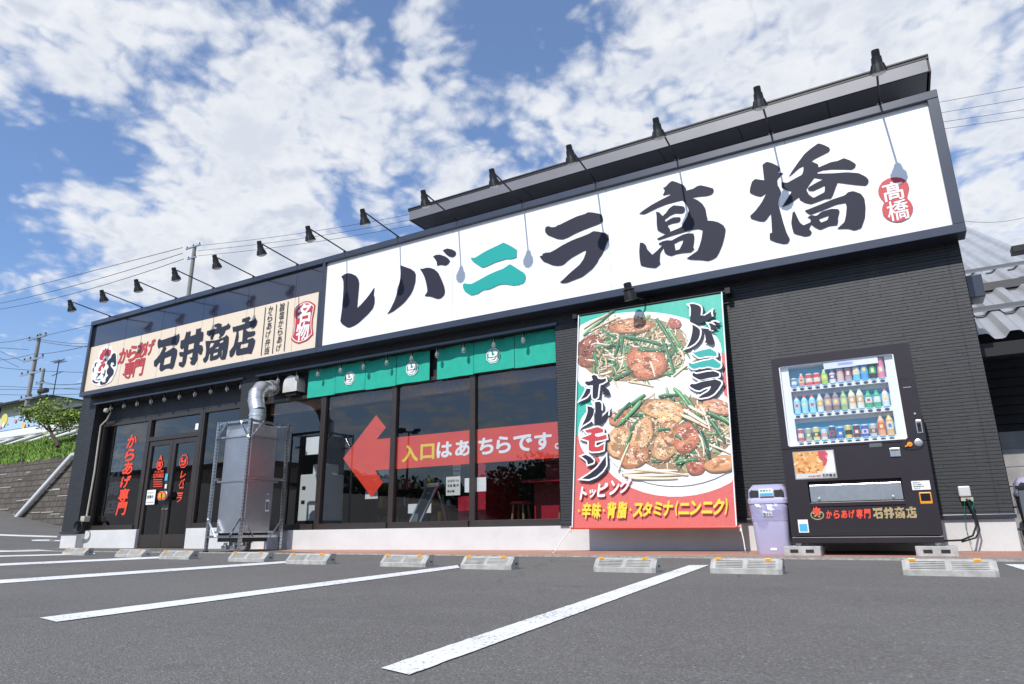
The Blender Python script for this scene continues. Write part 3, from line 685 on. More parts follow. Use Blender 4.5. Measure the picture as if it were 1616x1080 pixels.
# red lettering, vertical lines of small lettering, seal, cockerel emblem: placed by their corners on the sign face
def chars_px(mb, s, pts, wpx, hpx, Y, Ff, bold, shear=0., mi=0):
    for ch, (cx, cy) in zip(s, pts):
        k = 1 if ord(ch) > 0x4e00 else .93
        put(mb, fit(text2d(ch, bold, shear), *px_rect(cx-wpx/2*k, cy-hpx/2*k, cx+wpx/2*k, cy+hpx/2*k, Y)), Ff, mi)
mb = MB(); chars_px(mb, 'からあげ', [(194.5,561.5), (209,557.5), (222.5,553), (236.5,548.5)], 12.4, 23, SY, F, .04, .1); chars_px(mb, '専門', [(203,584), (219,580)], 13.5, 24, SY, F, .03, .1)
mb.build('red_lettering', 'ink_red', cs)
mb = MB()
def column_px(mb, s, a, b, wpx, hpx, bold, mi=0):
    n = len(s); chars_px(mb, s, [(a[0]+(b[0]-a[0])*i/(n-1), a[1]+(b[1]-a[1])*i/(n-1)) for i in range(n)], wpx, hpx, SY, F, bold, .12, mi)
column_px(mb, 'からあげ弁当', (427, 489), (420.6, 553), 7.2, 10.5, .009); column_px(mb, '旨塩からあげ', (445.4, 484.5), (439.5, 549), 7.2, 10.5, .009)
for a, b in (((419, 485), (411.7, 561.5)), ((436.5, 480.5), (429.5, 558)), ((454.7, 476), (448, 554.5))):
    p, q = at(*a, SY), at(*b, SY); mb.quad((p.x-.008, SY, p.z), (p.x+.008, SY, p.z), (q.x+.008, SY, q.z), (q.x-.008, SY, q.z))
mb.build('small_lettering', 'ink_slate', cs)
sl = [(720,142),(800,140),(880,190),(860,300),(840,400),(835,500),(848,610),(760,700),(640,745),(570,720),(530,680),(560,600),(575,500),(580,400),(575,260),(620,200)]
sl = to_sign([sl], 400, 460, 9.0)[0]
mb = MB(); cx = sum(p[0] for p in sl)/len(sl); cz = sum(p[1] for p in sl)/len(sl)
sc = lambda k: [(cx+(x-cx)*k, cz+(z-cz)*(1-(1-k)*.62)) for x, z in smooth2(sl)]
put(mb, poly2d([smooth2(sl)]), F); seal = mb.build('seal', 'ink_red', cs)
mb = MB(); put(mb, poly2d([sc(.90), sc(.84)]), F2)
put(mb, fit(text2d('名', .04), *px_rect(470.5, 482, 489.5, 507.5, SY)), F2); put(mb, fit(text2d('物', .03), *px_rect(468.5, 511, 487, 535.5, SY)), F2)
mb.build('seal_lettering', 'ink_white', seal)
# emblem: a red cockerel comb over a navy scroll
EM = (130, 520, 10.8)
em = {
 'w': [[(400,285),(500,290),(530,370),(590,420),(600,520),(590,650),(555,760),(490,890),(400,940),(300,975),(190,940),(150,860),(160,740),(165,640),(210,540),(270,500),(280,400),(330,330)]],
 'r': [[(290,500),(310,430),(340,390),(355,350),(385,345),(400,310),(420,345),(445,315),(450,350),(490,350),(485,410),(470,455),(440,460),(400,440),(370,460),(350,520),(310,525)], [(330,590),(390,570),(395,610),(355,670),(350,630),(325,640),(320,700),(290,720),(270,700),(285,650)], [(310,565),(350,545),(370,500),(405,495),(410,535),(380,555),(330,590)]],
 'n': [[(490,480),(500,440),(540,400),(570,415),(575,470),(580,560),(570,625),(530,640),(515,610),(545,600),(520,560),(490,570),(480,620),(510,660),(540,700),(530,770),(470,830),(430,900),(380,940),(310,950),(300,900),(320,870),(345,905),(390,900),(400,830),(440,790),(415,740),(420,690),(450,650),(440,610),(415,590),(425,540)],
       [(170,860),(200,870),(230,900),(290,895),(250,925),(200,920),(175,890)], [(175,680),(200,640),(195,720),(180,745)], [(205,640),(215,580),(250,560),(270,575),(240,580),(225,640)],
       [(250,740),(290,750),(320,730),(300,780),(240,830),(240,860),(320,840),(290,870),(230,865),(235,820),(270,780)], [(345,740),(360,770),(375,740),(385,680),(400,700),(385,790),(345,835),(365,790),(345,775)]]}
mb = MB(); F3 = plane(SY-.0055)
put(mb, poly2d([smooth2(c) for c in to_sign(em['w'], *EM)]), F, 0)
for c in em['r']: put(mb, poly2d([smooth2(c) for c in to_sign([c], *EM)]), F3, 1)
for c in em['n']: put(mb, poly2d([smooth2(c) for c in to_sign([c], *EM)]), F2, 2)
mb.build('cockerel_emblem', ['ink_white', 'ink_red', 'ink_slate'], cs)

# ================================================================== sign lamps
def make_lamp():
    t = thing('sign_lamp', '', 'lamp', (0, 7.74, 4.93))
    mb = MB(); mb.tube([(0, 7.80, 4.945), (0, 7.4, 4.985), (0, 6.98, 5.03), (0, 6.93, 5.02)], .011, 8)
    mb.box(-.03, .03, 7.74, 7.86, 4.932, 4.942); mb.build('arm', 'black_metal', t, smooth=True)
    ax = Vector((0, .38, -.93)); o = Vector((0, 6.90, 5.06))
    mb = MB(); mb.lathe(o, [(.031, 0), (.038, .007), (.040, .072), (.048, .077), (.053, .145), (.056, .152), (.072, .205), (.080, .232), (.073, .234)], 18, axis=ax)
    for k in range(10):
        a = 2*math.pi*k/10
        u = ax.cross(Vector((1, 0, 0))).normalized(); v = Vector((1, 0, 0)); c = (u*math.cos(a)+v*math.sin(a))
        mb.bar(o+ax*.150+c*.056, o+ax*.230+c*.081, .007, .011)
    mb.build('lamp_head', 'black_metal', t, smooth=True)
    mb = MB(); mb.lathe(o, [(.0, .226), (.070, .226), (.066, .246), (.036, .258), (.0, .262)], 18, axis=ax); mb.build('lens', 'lens', t, smooth=True)
    return t
lamp = make_lamp()
ordw = ['leftmost', 'second from the left', 'third from the left', 'fourth from the left', 'fifth from the left', 'sixth from the left', 'seventh from the left, near where the two signs meet']
XL = [-14.30, -13.17, -12.05, -10.92, -9.80, -8.68, -7.57, -6.44, -5.31, -4.17, -3.03, -1.90, -.75, .41]
for i, x in enumerate(XL):
    if i < 6: lb = 'black arm lamp above the cream signboard, %s of the row' % ordw[i]
    elif i == 6: lb = 'black arm lamp where the cream and the white signboards meet'
    else:
        lb = 'black arm lamp above the white signboard, %s' % {7: 'against the sky left of the upper roof', 8: 'at the left tip of the upper roof', 9: 'above the teal character', 10: 'above the character right of the teal one', 11: 'third from the right end', 12: 'second from the right end', 13: 'nearest the right end, over the red seal'}[i]
    if i == 0: lamp.location = (x, 7.74, 4.93); lamp['label'] = lb; lamp['group'] = 'arm lamps along the top of the signs'; l0 = lamp
    else: dup(lamp, (x, 7.74, 4.93), lb)
# ================================================================== strings of bulbs
def bulb_string(label, xs, y, z, ends, rnd):
    t = thing('string_light', label, 'string light', (xs[0], y, 3.08), 'strings of clear bulbs under the window heads')
    mb = MB(); pts = []; full = [ends[0]] + list(xs) + [ends[1]]
    for a, b in zip(full[:-1], full[1:]):
        for k in range(6):
            f = k/6; pts.append((a+(b-a)*f, y+.01*math.sin(f*9), 3.075-.05*math.sin(math.pi*f)*rnd.uniform(.7, 1.1)))
    pts.append((full[-1], y, 3.07)); mb.tube(pts, .0045, 6)
    mb.build('cord', 'cable', t)
    for x in xs:
        b = MB(); b.lathe((x, y, z+.035), [(.006, .08), (.018, .06), (.02, .0), (.016, -.004)], 12).tube([(x, y, z+.1), (x, y, 3.075)], .004, 5)
        s = b.build('bulb_socket', 'cable', t, smooth=True)
        g = MB(); g.lathe((x, y, z), [(.0, -.068), (.012, -.062), (.025, -.045), (.031, -.02), (.028, .005), (.017, .028), (.014, .036)], 14); g.build('bulb', 'bulb_glass', s, smooth=True)
        g = MB(); g.lathe((x, y, z+.03), [(.0145, -.002), (.0145, .012)], 12); g.build('bulb_cap', 'bulb_cap', s)
rr = random.Random(5)
bulb_string('string of clear bulbs over the glass door and the red window lettering', [-14.23, -13.77, -13.32, -12.86, -12.43, -11.96, -11.5, -11.04, -10.58, -10.2], 8.03, 2.985, (-14.6, -10.14), rr)
bulb_string('string of clear bulbs hanging in front of the green curtains', [-9.2, -8.74, -8.25, -7.74, -7.25, -6.77, -6.28, -5.8, -5.32, -4.8, -4.32], 7.99, 2.965, (-9.6, -3.9), rr)

# ================================================================== green half curtains
def wav(x): return 8.115 + .006*math.sin(x*5.1) + .004*math.sin(x*13+1)
def curtain(label, x0, x1, slits, logos):
    t = thing('shop_curtain', label, 'curtain', (x0, 8.17, 3.08), 'green half curtains over the main windows')
    mb = MB(); edges = [x0]+slits+[x1]
    for pi, (a, b) in enumerate(zip(edges[:-1], edges[1:])):
        n = 14; zl = 2.605 + (.006 if pi % 2 else -.004); g = .004
        vs = [(a+g+(b-a-2*g)*i/n, wav(a+(b-a)*i/n) + (.006*abs(i/n-.5)*(j == 4)) - .005*math.sin(j*.6)*math.sin(i*.9+pi), 3.085-(3.085-zl)*j/4) for i in range(n+1) for j in range(5)]
        mb.add(vs, [(5*i+j, 5*i+5+j, 5*i+6+j, 5*i+1+j) for i in range(n) for j in range(4)])
    mb.build('cloth', 'noren_green', t, smooth=True)
    for lx in logos:
        lz = 2.83; R = .118; mb = MB(); Fl = lambda x, z: (x, wav(x)-.012, z)
        oc = lambda r, sx=1: [(lx+r*math.cos(math.pi/8+k*math.pi/4)*1.0, lz+r*math.sin(math.pi/8+k*math.pi/4)) for k in range(8)]
        put(mb, poly2d([oc(R), oc(R*.90)]), Fl)
        P = lambda pts: [(lx+x*R, lz+z*R) for x, z in pts]
        for shp in ([(-.72, .36), (-.42, .66), (-.2, .66), (-.2, .05), (.1, .05), (.28, .25), (.42, .1), (.3, -.12), (-.62, -.12), (-.62, .28)],
                    [(-.1, .72), (.3, .72), (.72, .3), (.72, -.3), (.3, -.74), (-.34, -.74), (-.7, -.36), (-.7, -.24), (-.02, -.24), (.3, -.2), (.14, -.42), (-.34, -.48), (-.42, -.52), (.18, -.56), (.5, -.22), (.5, -.06), (.02, .38)]):
            put(mb, poly2d([P(shp)]), Fl)
        mb.build('emblem', 'ink_white', t)
    mb = MB(); mb.tube([(x0-.02, 8.13, 3.075), (x1, 8.13, 3.075)], .01, 8); mb.build('rod', 'black_metal', t)
curtain('long green half curtain with two white octagon emblems, left of the gap', -8.60, -6.02, [-7.955, -7.31, -6.67], [-7.64, -6.35])
curtain('green half curtain with one white octagon emblem, right of the gap', -5.89, -3.86, [-5.22, -4.53], [-4.88])

# ================================================================== window stickers and notices
ar = thing('arrow_sticker', 'red arrow sticker pointing left across the windows with yellow and white lettering', 'window sticker', (-5.8, 8.21, 1.5))
YA = 8.213; FA = plane(YA)
mb = MB()
segs = [(-8.2, -6.76), (-6.70, -5.30), (-5.24, -3.87)]
zu, zl = 1.80, 1.315; tip = (-7.79, 1.545)
put(mb, poly2d([[tip, (-7.13, 2.19), (-6.92, 1.97), (-7.10, zu), (-6.72, zu), (-6.72, zl), (-7.10, zl), (-6.94, 1.12), (-7.15, .905)]]), FA)
for a, b in segs[1:]: mb.quad(*[FA(x, z) for x, z in ((a-.02, zl), (b+.02, zl), (b+.02, zu), (a-.02, zu))])
mb.build('arrow', 'arrow_red', ar)
FT = plane(YA-.004); mb = MB()
def tx(mb, s, cells, F_, bold=.045, mi=0):
    for ch, (a, b, lo, hi) in zip(s, cells): put(mb, fit(text2d(ch, bold), a, lo, b, hi), F_, mi)
tx(mb, '入口', [(-6.58, -6.27, 1.405, 1.665), (-6.23, -5.97, 1.42, 1.655)], FT); mb.build('yellow_lettering', 'ink_yellow', ar)
mb = MB(); tx(mb, 'はあ', [(-5.93, -5.65, 1.43, 1.665), (-5.60, -5.33, 1.43, 1.665)], FT)
tx(mb, 'ちらです', [(-5.20, -4.94, 1.43, 1.67), (-4.90, -4.66, 1.43, 1.67), (-4.62, -4.32, 1.43, 1.665), (-4.29, -4.02, 1.43, 1.67)], FT)
put(mb, fit(text2d('。', .02), -3.98, 1.43, -3.90, 1.51), FT); mb.build('white_lettering', 'ink_white', ar)

# red letters on the left window and the two door leaves
def lettering(label, s, a, b, wpx, hpx, bold, m='sticker_red', Y=8.243, shear=.15, group=None):
    t = MB(); n = len(s); FF = plane(Y)
    for i, ch in enumerate(s):
        cx = a[0]+(b[0]-a[0])*i/(n-1); cy = a[1]+(b[1]-a[1])*i/(n-1); k = 1 if ord(ch) > 0x4e00 else .92
        put(t, fit(text2d(ch, bold, shear), *px_rect(cx-wpx/2*k, cy-hpx/2*k, cx+wpx/2*k, cy+hpx/2*k, Y)), FF)
    o = t.build('window_lettering', m); return tag(o, label, 'lettering', group)
lettering('vertical red lettering on the left window, beside the door', 'からあげ専門', (208, 697), (192, 803), 14, 20, .045)
lettering('column of dark lettering behind the glass, left of the red lettering', '石井商店', (190, 712), (176, 800), 17, 22, .05, 'ink_slate', 8.27)
lettering('vertical red lettering of four characters on the right door leaf', 'レバニラ', (289, 749), (283, 787), 8, 12, .035, Y=8.238)
t = thing('door_emblem_sticker', 'round red octagon emblem sticker high on the right door leaf', 'sticker', tuple(at(290, 728, 8.238)))
mb = MB(); c = at(290, 728, 8.238); FD = plane(8.238)
oc = lambda r: [(c.x+r*math.cos(math.pi/8+k*math.pi/4), c.z+r*math.sin(math.pi/8+k*math.pi/4)) for k in range(8)]
put(mb, poly2d([oc(.135), oc(.115)]), FD); put(mb, poly2d([[(c.x+x*.1, c.z+z*.1) for x, z in ((-.8, .5), (-.3, .8), (-.3, 0), (.4, .3), (.7, .7), (.8, -.3), (.3, -.8), (-.6, -.7), (-.7, -.5), (.2, -.5), (.4, -.15), (-.8, -.2))]]), FD)
mb.build('emblem', 'sticker_red', t)
t = thing('door_emblem_sticker', 'small red emblem and lines of lettering on the left door leaf', 'sticker', tuple(at(252, 735, 8.238)))
mb = MB(); c = at(252, 734, 8.238)
put(mb, poly2d([[(c.x+.10*math.cos(a*.3), c.z+.10*math.sin(a*.3)) for a in range(21)], [(c.x+.07*math.cos(a*.3), c.z+.07*math.sin(a*.3)) for a in range(21)]]), FD)
put(mb, poly2d([[(c.x-.05, c.z-.03), (c.x+.04, c.z-.04), (c.x+.03, c.z+.08), (c.x+.06, c.z+.12), (c.x, c.z+.2), (c.x-.04, c.z+.1)]]), FD)
put(mb, fit(text2d('からあげ専門', .03), *px_rect(244.5, 743, 258, 746.5, 8.238)), FD); put(mb, fit(text2d('石井商店', .04), *px_rect(242, 748, 258, 754, 8.238)), FD)
for k in range(4):
    a = at(242, 757.5+k*3.5, 8.238); b = at(256, 757+k*3.5, 8.238); mb.quad((a.x, 8.238, a.z-.008), (b.x, 8.238, b.z-.008), (b.x, 8.238, b.z+.008), (a.x, 8.238, a.z+.008))
mb.build('emblem', 'sticker_red', t)
def notice(label, x0, x1, z0, z1, y, lines=(), m='paper', name='notice', extra=None):
    t = thing(name, label, 'notice', ((x0+x1)/2, y, z0)); mb = MB(); mb.box(x0, x1, y-.001, y+.001, z0, z1); mb.build('sheet', m, t)
    if lines:
        mb = MB(); FF = plane(y-.0035)
        for s, fx0, fx1, fz0, fz1 in lines: put(mb, fit(text2d(s, .02), x0+(x1-x0)*fx0, z0+(z1-z0)*fz0, x0+(x1-x0)*fx1, z0+(z1-z0)*fz1), FF)
        mb.build('print', 'ink_navy', t)
    if extra: extra(t)
    return t
notice('white notice with three lines of writing on the left door leaf', -12.87, -12.60, .96, 1.24, 8.212, [('いらっしゃい', .1, .75, .76, .86), ('営業中', .08, .8, .42, .64), ('しばらくお待ち下さい', .08, .92, .12, .2)])
notice('blank white paper on the glass beside the steel rack', -8.64, -8.27, 1.65, 1.945, 8.215)
notice('small blank white paper on the glass, left of the rightmost mullion', -5.43, -5.31, .915, 1.115, 8.215)
notice('small blank white paper on the glass, right of the rightmost mullion', -5.225, -5.07, .92, 1.115, 8.215)
notice('pale blue card between the two door leaves', -12.36, -12.28, 1.40, 1.53, 8.208, m='vend_blue')
notice('small white card just above the round door handles', -12.33, -12.27, 1.25, 1.33, 8.206)
notice('small white and violet sticker high in the transom pane', -11.66, -11.57, 2.33, 2.45, 8.236)

# ================================================================== interior seen through the panes
def pbox(px0, py0, px1, py1, Y, d):
    a = at(px0, py0, Y); b = at(px1, py1, Y); return (a.x, b.x, Y, Y+d, b.z, a.z)
def inner(name, label, cat, mb, m, smooth=False):
    o = mb.build(name, m, smooth=smooth); return tag(o, label, cat)
mb = MB(); mb.box(-6.05, -5.75, 9.3, 10.4, .16, 1.44); mb.box(-6.28, -5.95, 9.31, 9.45, .16, .93); inner('counter_screen', 'dark red stepped screen inside the middle window', 'screen', mb, 'red_counter')
t = thing('red_counter', 'red counter with a raised shelf inside the right window', 'counter', (-4.6, 9.6, .16))
mb = MB(); mb.box(-5.25, -3.3, 9.6, 10.0, 1.12, 1.16); mb.build('counter_top', 'red_counter', t)
mb = MB(); mb.box(-5.22, -3.3, 9.95, 10.0, .16, 1.12); mb.box(-5.0, -3.3, 9.95, 10.0, 1.16, 1.45); mb.box(-5.0, -3.3, 9.75, 10.0, 1.45, 1.49); mb.build('counter_panel', 'red_counter', t)
def stool(label, x, y):
    t = thing('bar_stool', label, 'stool', (x, y, .16), 'wooden stools with red seats inside the right window')
    mb = MB(); mb.lathe((x, y, .76), [(.15, 0), (.16, .01), (.16, .035), (.14, .045)], 20); mb.build('seat', 'red_counter', t)
    for a in range(4):
        c, s = math.cos(a*math.pi/2+.78), math.sin(a*math.pi/2+.78)
        MB().tube([(x+.11*c, y+.11*s, .76), (x+.18*c, y+.18*s, .165)], .018, 8).build('leg', 'wood', t)
    mb = MB()
    for a in range(4):
        c, s, c2, s2 = math.cos(a*math.pi/2+.78), math.sin(a*math.pi/2+.78), math.cos(a*math.pi/2+2.35), math.sin(a*math.pi/2+2.35)
        mb.tube([(x+.155*c, y+.155*s, .4), (x+.155*c2, y+.155*s2, .4)], .011, 6)
    mb.build('stretcher', 'wood', t)
stool('red topped wooden stool inside the right window, near its middle', -4.95, 9.0); stool('red topped wooden stool inside the right window, at its right edge', -4.18, 9.0)
t = thing('menu_easel', 'leaning framed glass menu board on a stand inside the middle window', 'easel', (-6.6, 8.8, .16))
mb = MB(); mb.bar((-6.98, 8.8, .3), (-6.62, 8.95, 1.12), .03, .03); mb.bar((-6.78, 8.8, .3), (-6.42, 8.95, 1.12), .03); mb.bar((-6.62, 8.95, 1.12), (-6.42, 8.95, 1.12), .03); mb.bar((-6.45, 8.98, 1.0), (-6.35, 9.3, .16), .02); mb.bar((-6.9, 8.8, .2), (-6.98, 8.8, .3), .03)
mb.build('stand', 'steel', t); mb = MB(); mb.quad((-6.965, 8.795, .31), (-6.79, 8.795, .31), (-6.435, 8.945, 1.11), (-6.61, 8.945, 1.11)); mb.build('board', 'panel_grey', t)
t = thing('white_cabinet', 'white upright kitchen cabinet inside the window by the arrow tip', 'cabinet', (-9.0, 9.4, .16))
mb = MB(); mb.box(-9.55, -8.95, 9.0, 9.5, .60, 1.42); mb.box(-9.3, -9.0, 9.05, 9.4, 1.42, 1.6); mb.build('cabinet_body', 'fridge_white', t, bevel=.01); mb = MB()
for z in (.9, 1.15): mb.box(-9.48, -9.40, 8.99, 9.0, z, z+.06)
mb.build('latch', 'black_metal', t)
MB().box(-9.56, -8.94, 8.98, 9.52, .16, .60).build('cabinet_base', 'black_metal', t)
for i, (lb, r, m) in enumerate([('grey notice pinned on the dark back wall behind the arrow shaft', (-8.3, -7.9, 1.25, 1.75), 'panel_grey'), ('small white notice with black writing on the red screen', (-6.5, -6.22, .95, 1.25), 'paper'), ('pair of pale price sheets low in the middle window', (-7.6, -7.1, .70, .86), 'fridge_white'), ('yellow price card low inside the window under the arrow head', (-8.6, -8.3, .98, 1.12), 'ink_yellow'), ('grey electrical panel on the pale wall inside the middle window', (-6.65, -6.5, 1.25, 1.5), 'panel_grey'), ('white sheet with small print hanging beside the steel rack, inside', (-9.8, -9.6, .82, 1.2), 'paper')]):
    x0, x1, z0, z1 = r; yy = 9.28 if i in (1,) else 9.7
    notice(lb, x0, x1, z0, z1, yy, [('本日のおすすめ', .1, .9, .7, .85), ('定食 麺 丼', .1, .9, .45, .6), ('飲み物', .1, .6, .15, .3)] if m in ('paper', 'panel_grey') else ())
t = thing('drinks_shelf', 'dark shelving unit with bottles and cartons behind the window by the arrow', 'shelf', (-8.0, 11, .16)); mb = MB()
for z in (.5, .85, 1.2, 1.6): mb.box(-9.6, -7.2, 11, 11.4, z, z+.03)
for x in (-9.6, -8.4, -7.2): mb.box(x, x+.04, 11, 11.4, .16, 1.95)
mb.build('frame', 'dark_frame', t)
rr = random.Random(11); kinds = ['ink_red', 'fridge_white', 'ink_yellow', 'panel_grey', 'wood', 'ink_teal']
for z in (.53, .88, 1.23):
    mb = [MB() for _ in kinds]; x = -9.5
    for k in range(16):
        q = rr.randrange(len(kinds)); wd = rr.uniform(.05, .11); h = rr.uniform(.1, .24); b = MB()
        if q % 2: b.lathe((x+wd/2, 11.1, z), [(wd/2, 0), (wd/2, h*.65), (wd/5, h*.85), (wd/5, h)], 10)
        else: b.box(x, x+wd, 11.05, 11.2, z, z+h)
        o = b.build('bottle' if q % 2 else 'carton', kinds[q], t); x += wd+rr.uniform(.02, .06)
t = thing('ceiling_track', 'row of small black spotlights on a track under the ceiling inside', 'spotlight', (-5, 9.6, 2.9)); mb = MB(); mb.box(-8, -3.9, 9.6, 9.63, 2.88, 2.94); mb.build('rail', 'black_metal', t)
for x in (-7.2, -6.1, -5.0, -4.3): MB().lathe((x, 9.61, 2.88), [(.01, 0), (.01, -.06), (.05, -.08), (.05, -.2)], 12).build('spot', 'black_metal', t)

# ================================================================== hanging food poster
PTL, PTR, PBR, PBL = Vector((-3.40, 7.87, 3.115)), Vector((-1.525, 7.87, 3.09)), Vector((-1.565, 7.60, .395)), Vector((-3.475, 7.60, .41))
PN = (PTR-PTL).cross(PBL-PTL).normalized()
if PN.y > 0: PN = -PN
def PF(lv):                               # poster u, v (v down) -> point; lv = layer
    def f(u, v):
        a = PTL.lerp(PTR, u); b = PBL.lerp(PBR, u); return tuple(a.lerp(b, v) + PN*(.0004*lv))
    return f
def cp(x, y):                             # print layout measured on an 771x1080 grid
    ul = 48-10*(y-155)/855; ur = 640+63*(y-57)/948; u = (x-ul)/(ur-ul); yt = 155-98*u; yb = 1010-5*u
    return u, (y-yt)/(yb-yt)
banner = thing('food_poster', 'tall hanging food poster with two plates of stir-fry on green and red', 'poster', (-2.5, 7.87, 3.12))
mb = MB(); lay = [1.0]
def shape(pts, col, grid=True, nl=True):
    if nl: lay[0] += (1.0 if nl == 2 else .016)
    q = [cp(x, y) if grid else (x, y) for x, y in pts]
    q = [(min(1, max(0, u)), min(1, max(0, v))) for u, v in q]
    mb.add([PF(lay[0])(u, v) for u, v in q], [tuple(range(len(q)))], 0, col)
rp = random.Random(21)
GRN, RED, PLW = (.03, .43, .32), (.62, .12, .105), (.88, .88, .87)
shape([(0, 0), (1, 0), (1, 1), (0, 1)], GRN, False, 2)
shape([(44, 660), (150, 610), (330, 640), (600, 350), (664, 318), (704, 1006), (38, 1011)], RED, True, 2)
def ell(cx, cy, rx, ry, rot=0, n=40, j=0):
    c, s = math.cos(rot), math.sin(rot); ph = rp.uniform(0, 6)
    return [(cx+(rx*math.cos(a)*c-ry*math.sin(a)*s)*(1+j*math.sin(3*a+ph)+j*.6*math.sin(5*a+2*ph)), cy+(rx*math.cos(a)*s+ry*math.sin(a)*c)*(1+j*math.sin(3*a+ph)+j*.6*math.sin(5*a+2*ph))) for a in [2*math.pi*i/n for i in range(n)]]
shape(ell(300, 320, 340, 185, -.02), PLW, True, 2); shape(ell(455, 675, 330, 222, .05), PLW, True, 2); shape([(60, 430), (120, 470), (560, 380), (640, 330), (655, 560), (300, 640), (150, 600)], PLW, True, 2)
shape(ell(120, 650, 65, 95), PLW, True, 2)
shape(ell(300, 310, 300, 160, -.02), (.76, .77, .78), True, 2); shape(ell(300, 306, 288, 152, -.02), (.86, .86, .85), True, 2)
def strand(x, y, L, a, wd, curv, col, taper=True):
    n = 7; pts = []; L_ = []; R_ = []; px, py = x, y; ang = a
    for i in range(n):
        f = i/(n-1); ww = wd*(1-.45*f if taper else 1)*(.6 if i in (0, n-1) else 1)/2
        L_.append((px-math.sin(ang)*ww, py+math.cos(ang)*ww)); R_.append((px+math.sin(ang)*ww, py-math.cos(ang)*ww))
        px += math.cos(ang)*L/(n-1); py += math.sin(ang)*L/(n-1); ang += curv/(n-1)
    return L_ + R_[::-1]
SPR = [(.80, .68, .48), (.74, .58, .38), (.86, .76, .58), (.66, .48, .29), (.70, .60, .46), (.55, .40, .25)]
CHV = [(.03, .13, .055), (.05, .19, .07), (.11, .30, .12), (.015, .07, .035), (.22, .38, .18), (.07, .22, .12)]
def heap(cx, cy, rx, ry, n, gfrac, bmin=.0):
    for _ in range(n):
        a = rp.uniform(0, 6.28); r = math.sqrt(rp.random()); x = cx+rx*r*math.cos(a); y = cy+ry*r*math.sin(a)
        if rp.random() < gfrac: c = rp.choice(CHV); L, wd, cv = rp.uniform(35, 95), rp.uniform(9, 17), rp.uniform(-.5, .5)
        else: c = rp.choice(SPR); L, wd, cv = rp.uniform(30, 85), rp.uniform(4.5, 8.5), rp.uniform(-1.3, 1.3)
        ang = rp.uniform(0, 3.14); x -= math.cos(ang)*L/2; y -= math.sin(ang)*L/2
        shape(strand(x+1.5, y+2.5, L, ang, wd*1.15, cv, c), tuple(v*.33 for v in c)); shape(strand(x, y, L, ang, wd, cv, c), c)
        if wd > 6: shape(strand(x-.6, y-wd*.14, L*.85, ang, wd*.22, cv, c), tuple(min(1, v*1.45+.06) for v in c))
def flecks(cx, cy, rx, ry, n, pal, smin=1.2, smax=3.6):
    for _ in range(n):
        a = rp.uniform(0, 6.28); r = math.sqrt(rp.random()); s = rp.uniform(smin, smax); x, y = cx+rx*r*math.cos(a), cy+ry*r*math.sin(a); k = rp.uniform(.7, 1.25)
        shape([(x+s*rp.uniform(.5, 1.4)*math.cos(t), y+s*rp.uniform(.4, 1.1)*math.sin(t)) for t in (0, 1.1, 2.2, 3.2, 4.2, 5.3)], tuple(min(.97, v*k) for v in rp.choice(pal)))
def meat(cx, cy, rx, ry, rot, base, hi, n=10):
    shape(ell(cx+2, cy+4, rx*1.03, ry*1.05, rot, 30, .05), (.17, .09, .05)); shape(ell(cx, cy, rx, ry, rot, 36, .09), tuple(v*.72 for v in base)); shape(ell(cx-1, cy-2, rx*.92, ry*.88, rot, 36, .08), base); flecks(cx, cy, rx*.8, ry*.75, int(rx*ry/28), [base, tuple(v*.6 for v in base), tuple((a_+b_)/2 for a_, b_ in zip(base, hi)), hi, tuple(v*.8 for v in base)], 1.5, 6)
    for k in range(n):
        a = rp.uniform(0, 6.28); r = rp.random()**.5*.66; s = rp.uniform(.1, .3); t_ = rp.uniform(-.3, .5)
        col = tuple(b+(h-b)*max(0, t_)*1.4 for b, h in zip(base, hi)) if t_ > 0 else tuple(v*.55 for v in base)
        shape(ell(cx+rx*r*math.cos(a), cy+ry*r*math.sin(a), rx*s, ry*s*.8, rot+rp.uniform(-.4, .4), 14, .12), col)
    for k in range(n//2):
        a = rp.uniform(3.3, 6.1); r = rp.uniform(.3, .75); shape(ell(cx+rx*r*math.cos(a), cy+ry*r*math.sin(a), rp.uniform(1.6, 6), rp.uniform(1.2, 2.6), rot, 10, .15), (.95, .88, .80))
shape(ell(285, 305, 236, 140, -.08, 40, .04), (.33, .22, .12), True, 2); heap(285, 300, 232, 138, 300, .22)
meat(108, 300, 62, 58, -.4, (.26, .08, .055), (.55, .22, .13), 16); meat(85, 355, 42, 20, .1, (.30, .10, .06), (.5, .2, .1), 6)
heap(200, 330, 90, 80, 26, .35)
meat(278, 200, 94, 31, -.06, (.50, .19, .09), (.82, .50, .28), 16)
meat(345, 362, 84, 66, .28, (.52, .17, .09), (.78, .40, .22), 22); meat(460, 190, 24, 20, .5, (.4, .1, .08), (.7, .3, .2), 4)
for a in ((385, 168, 180, 1.0, 17, .15), (410, 260, 165, 1.2, 15, .1), (250, 245, 165, .12, 17, .3), (310, 300, 110, .15, 15, -.2), (228, 262, 75, 1.75, 12, .1), (432, 215, 95, .95, 13, .2), (150, 175, 80, -.8, 12, .2), (70, 240, 110, -.75, 12, .2), (210, 430, 90, -.45, 15, .1), (120, 370, 60, 1.4, 15, .5)):
    c = rp.choice(CHV[:3]); shape(strand(a[0]+2, a[1]+3, a[2], a[3], a[4]*1.15, a[5], c), (.02, .07, .03)); shape(strand(*a, c), c); shape(strand(a[0]-1, a[1]-2, a[2]*.9, a[3], a[4]*.25, a[5], c), tuple(min(1, v*1.9+.08) for v in c))
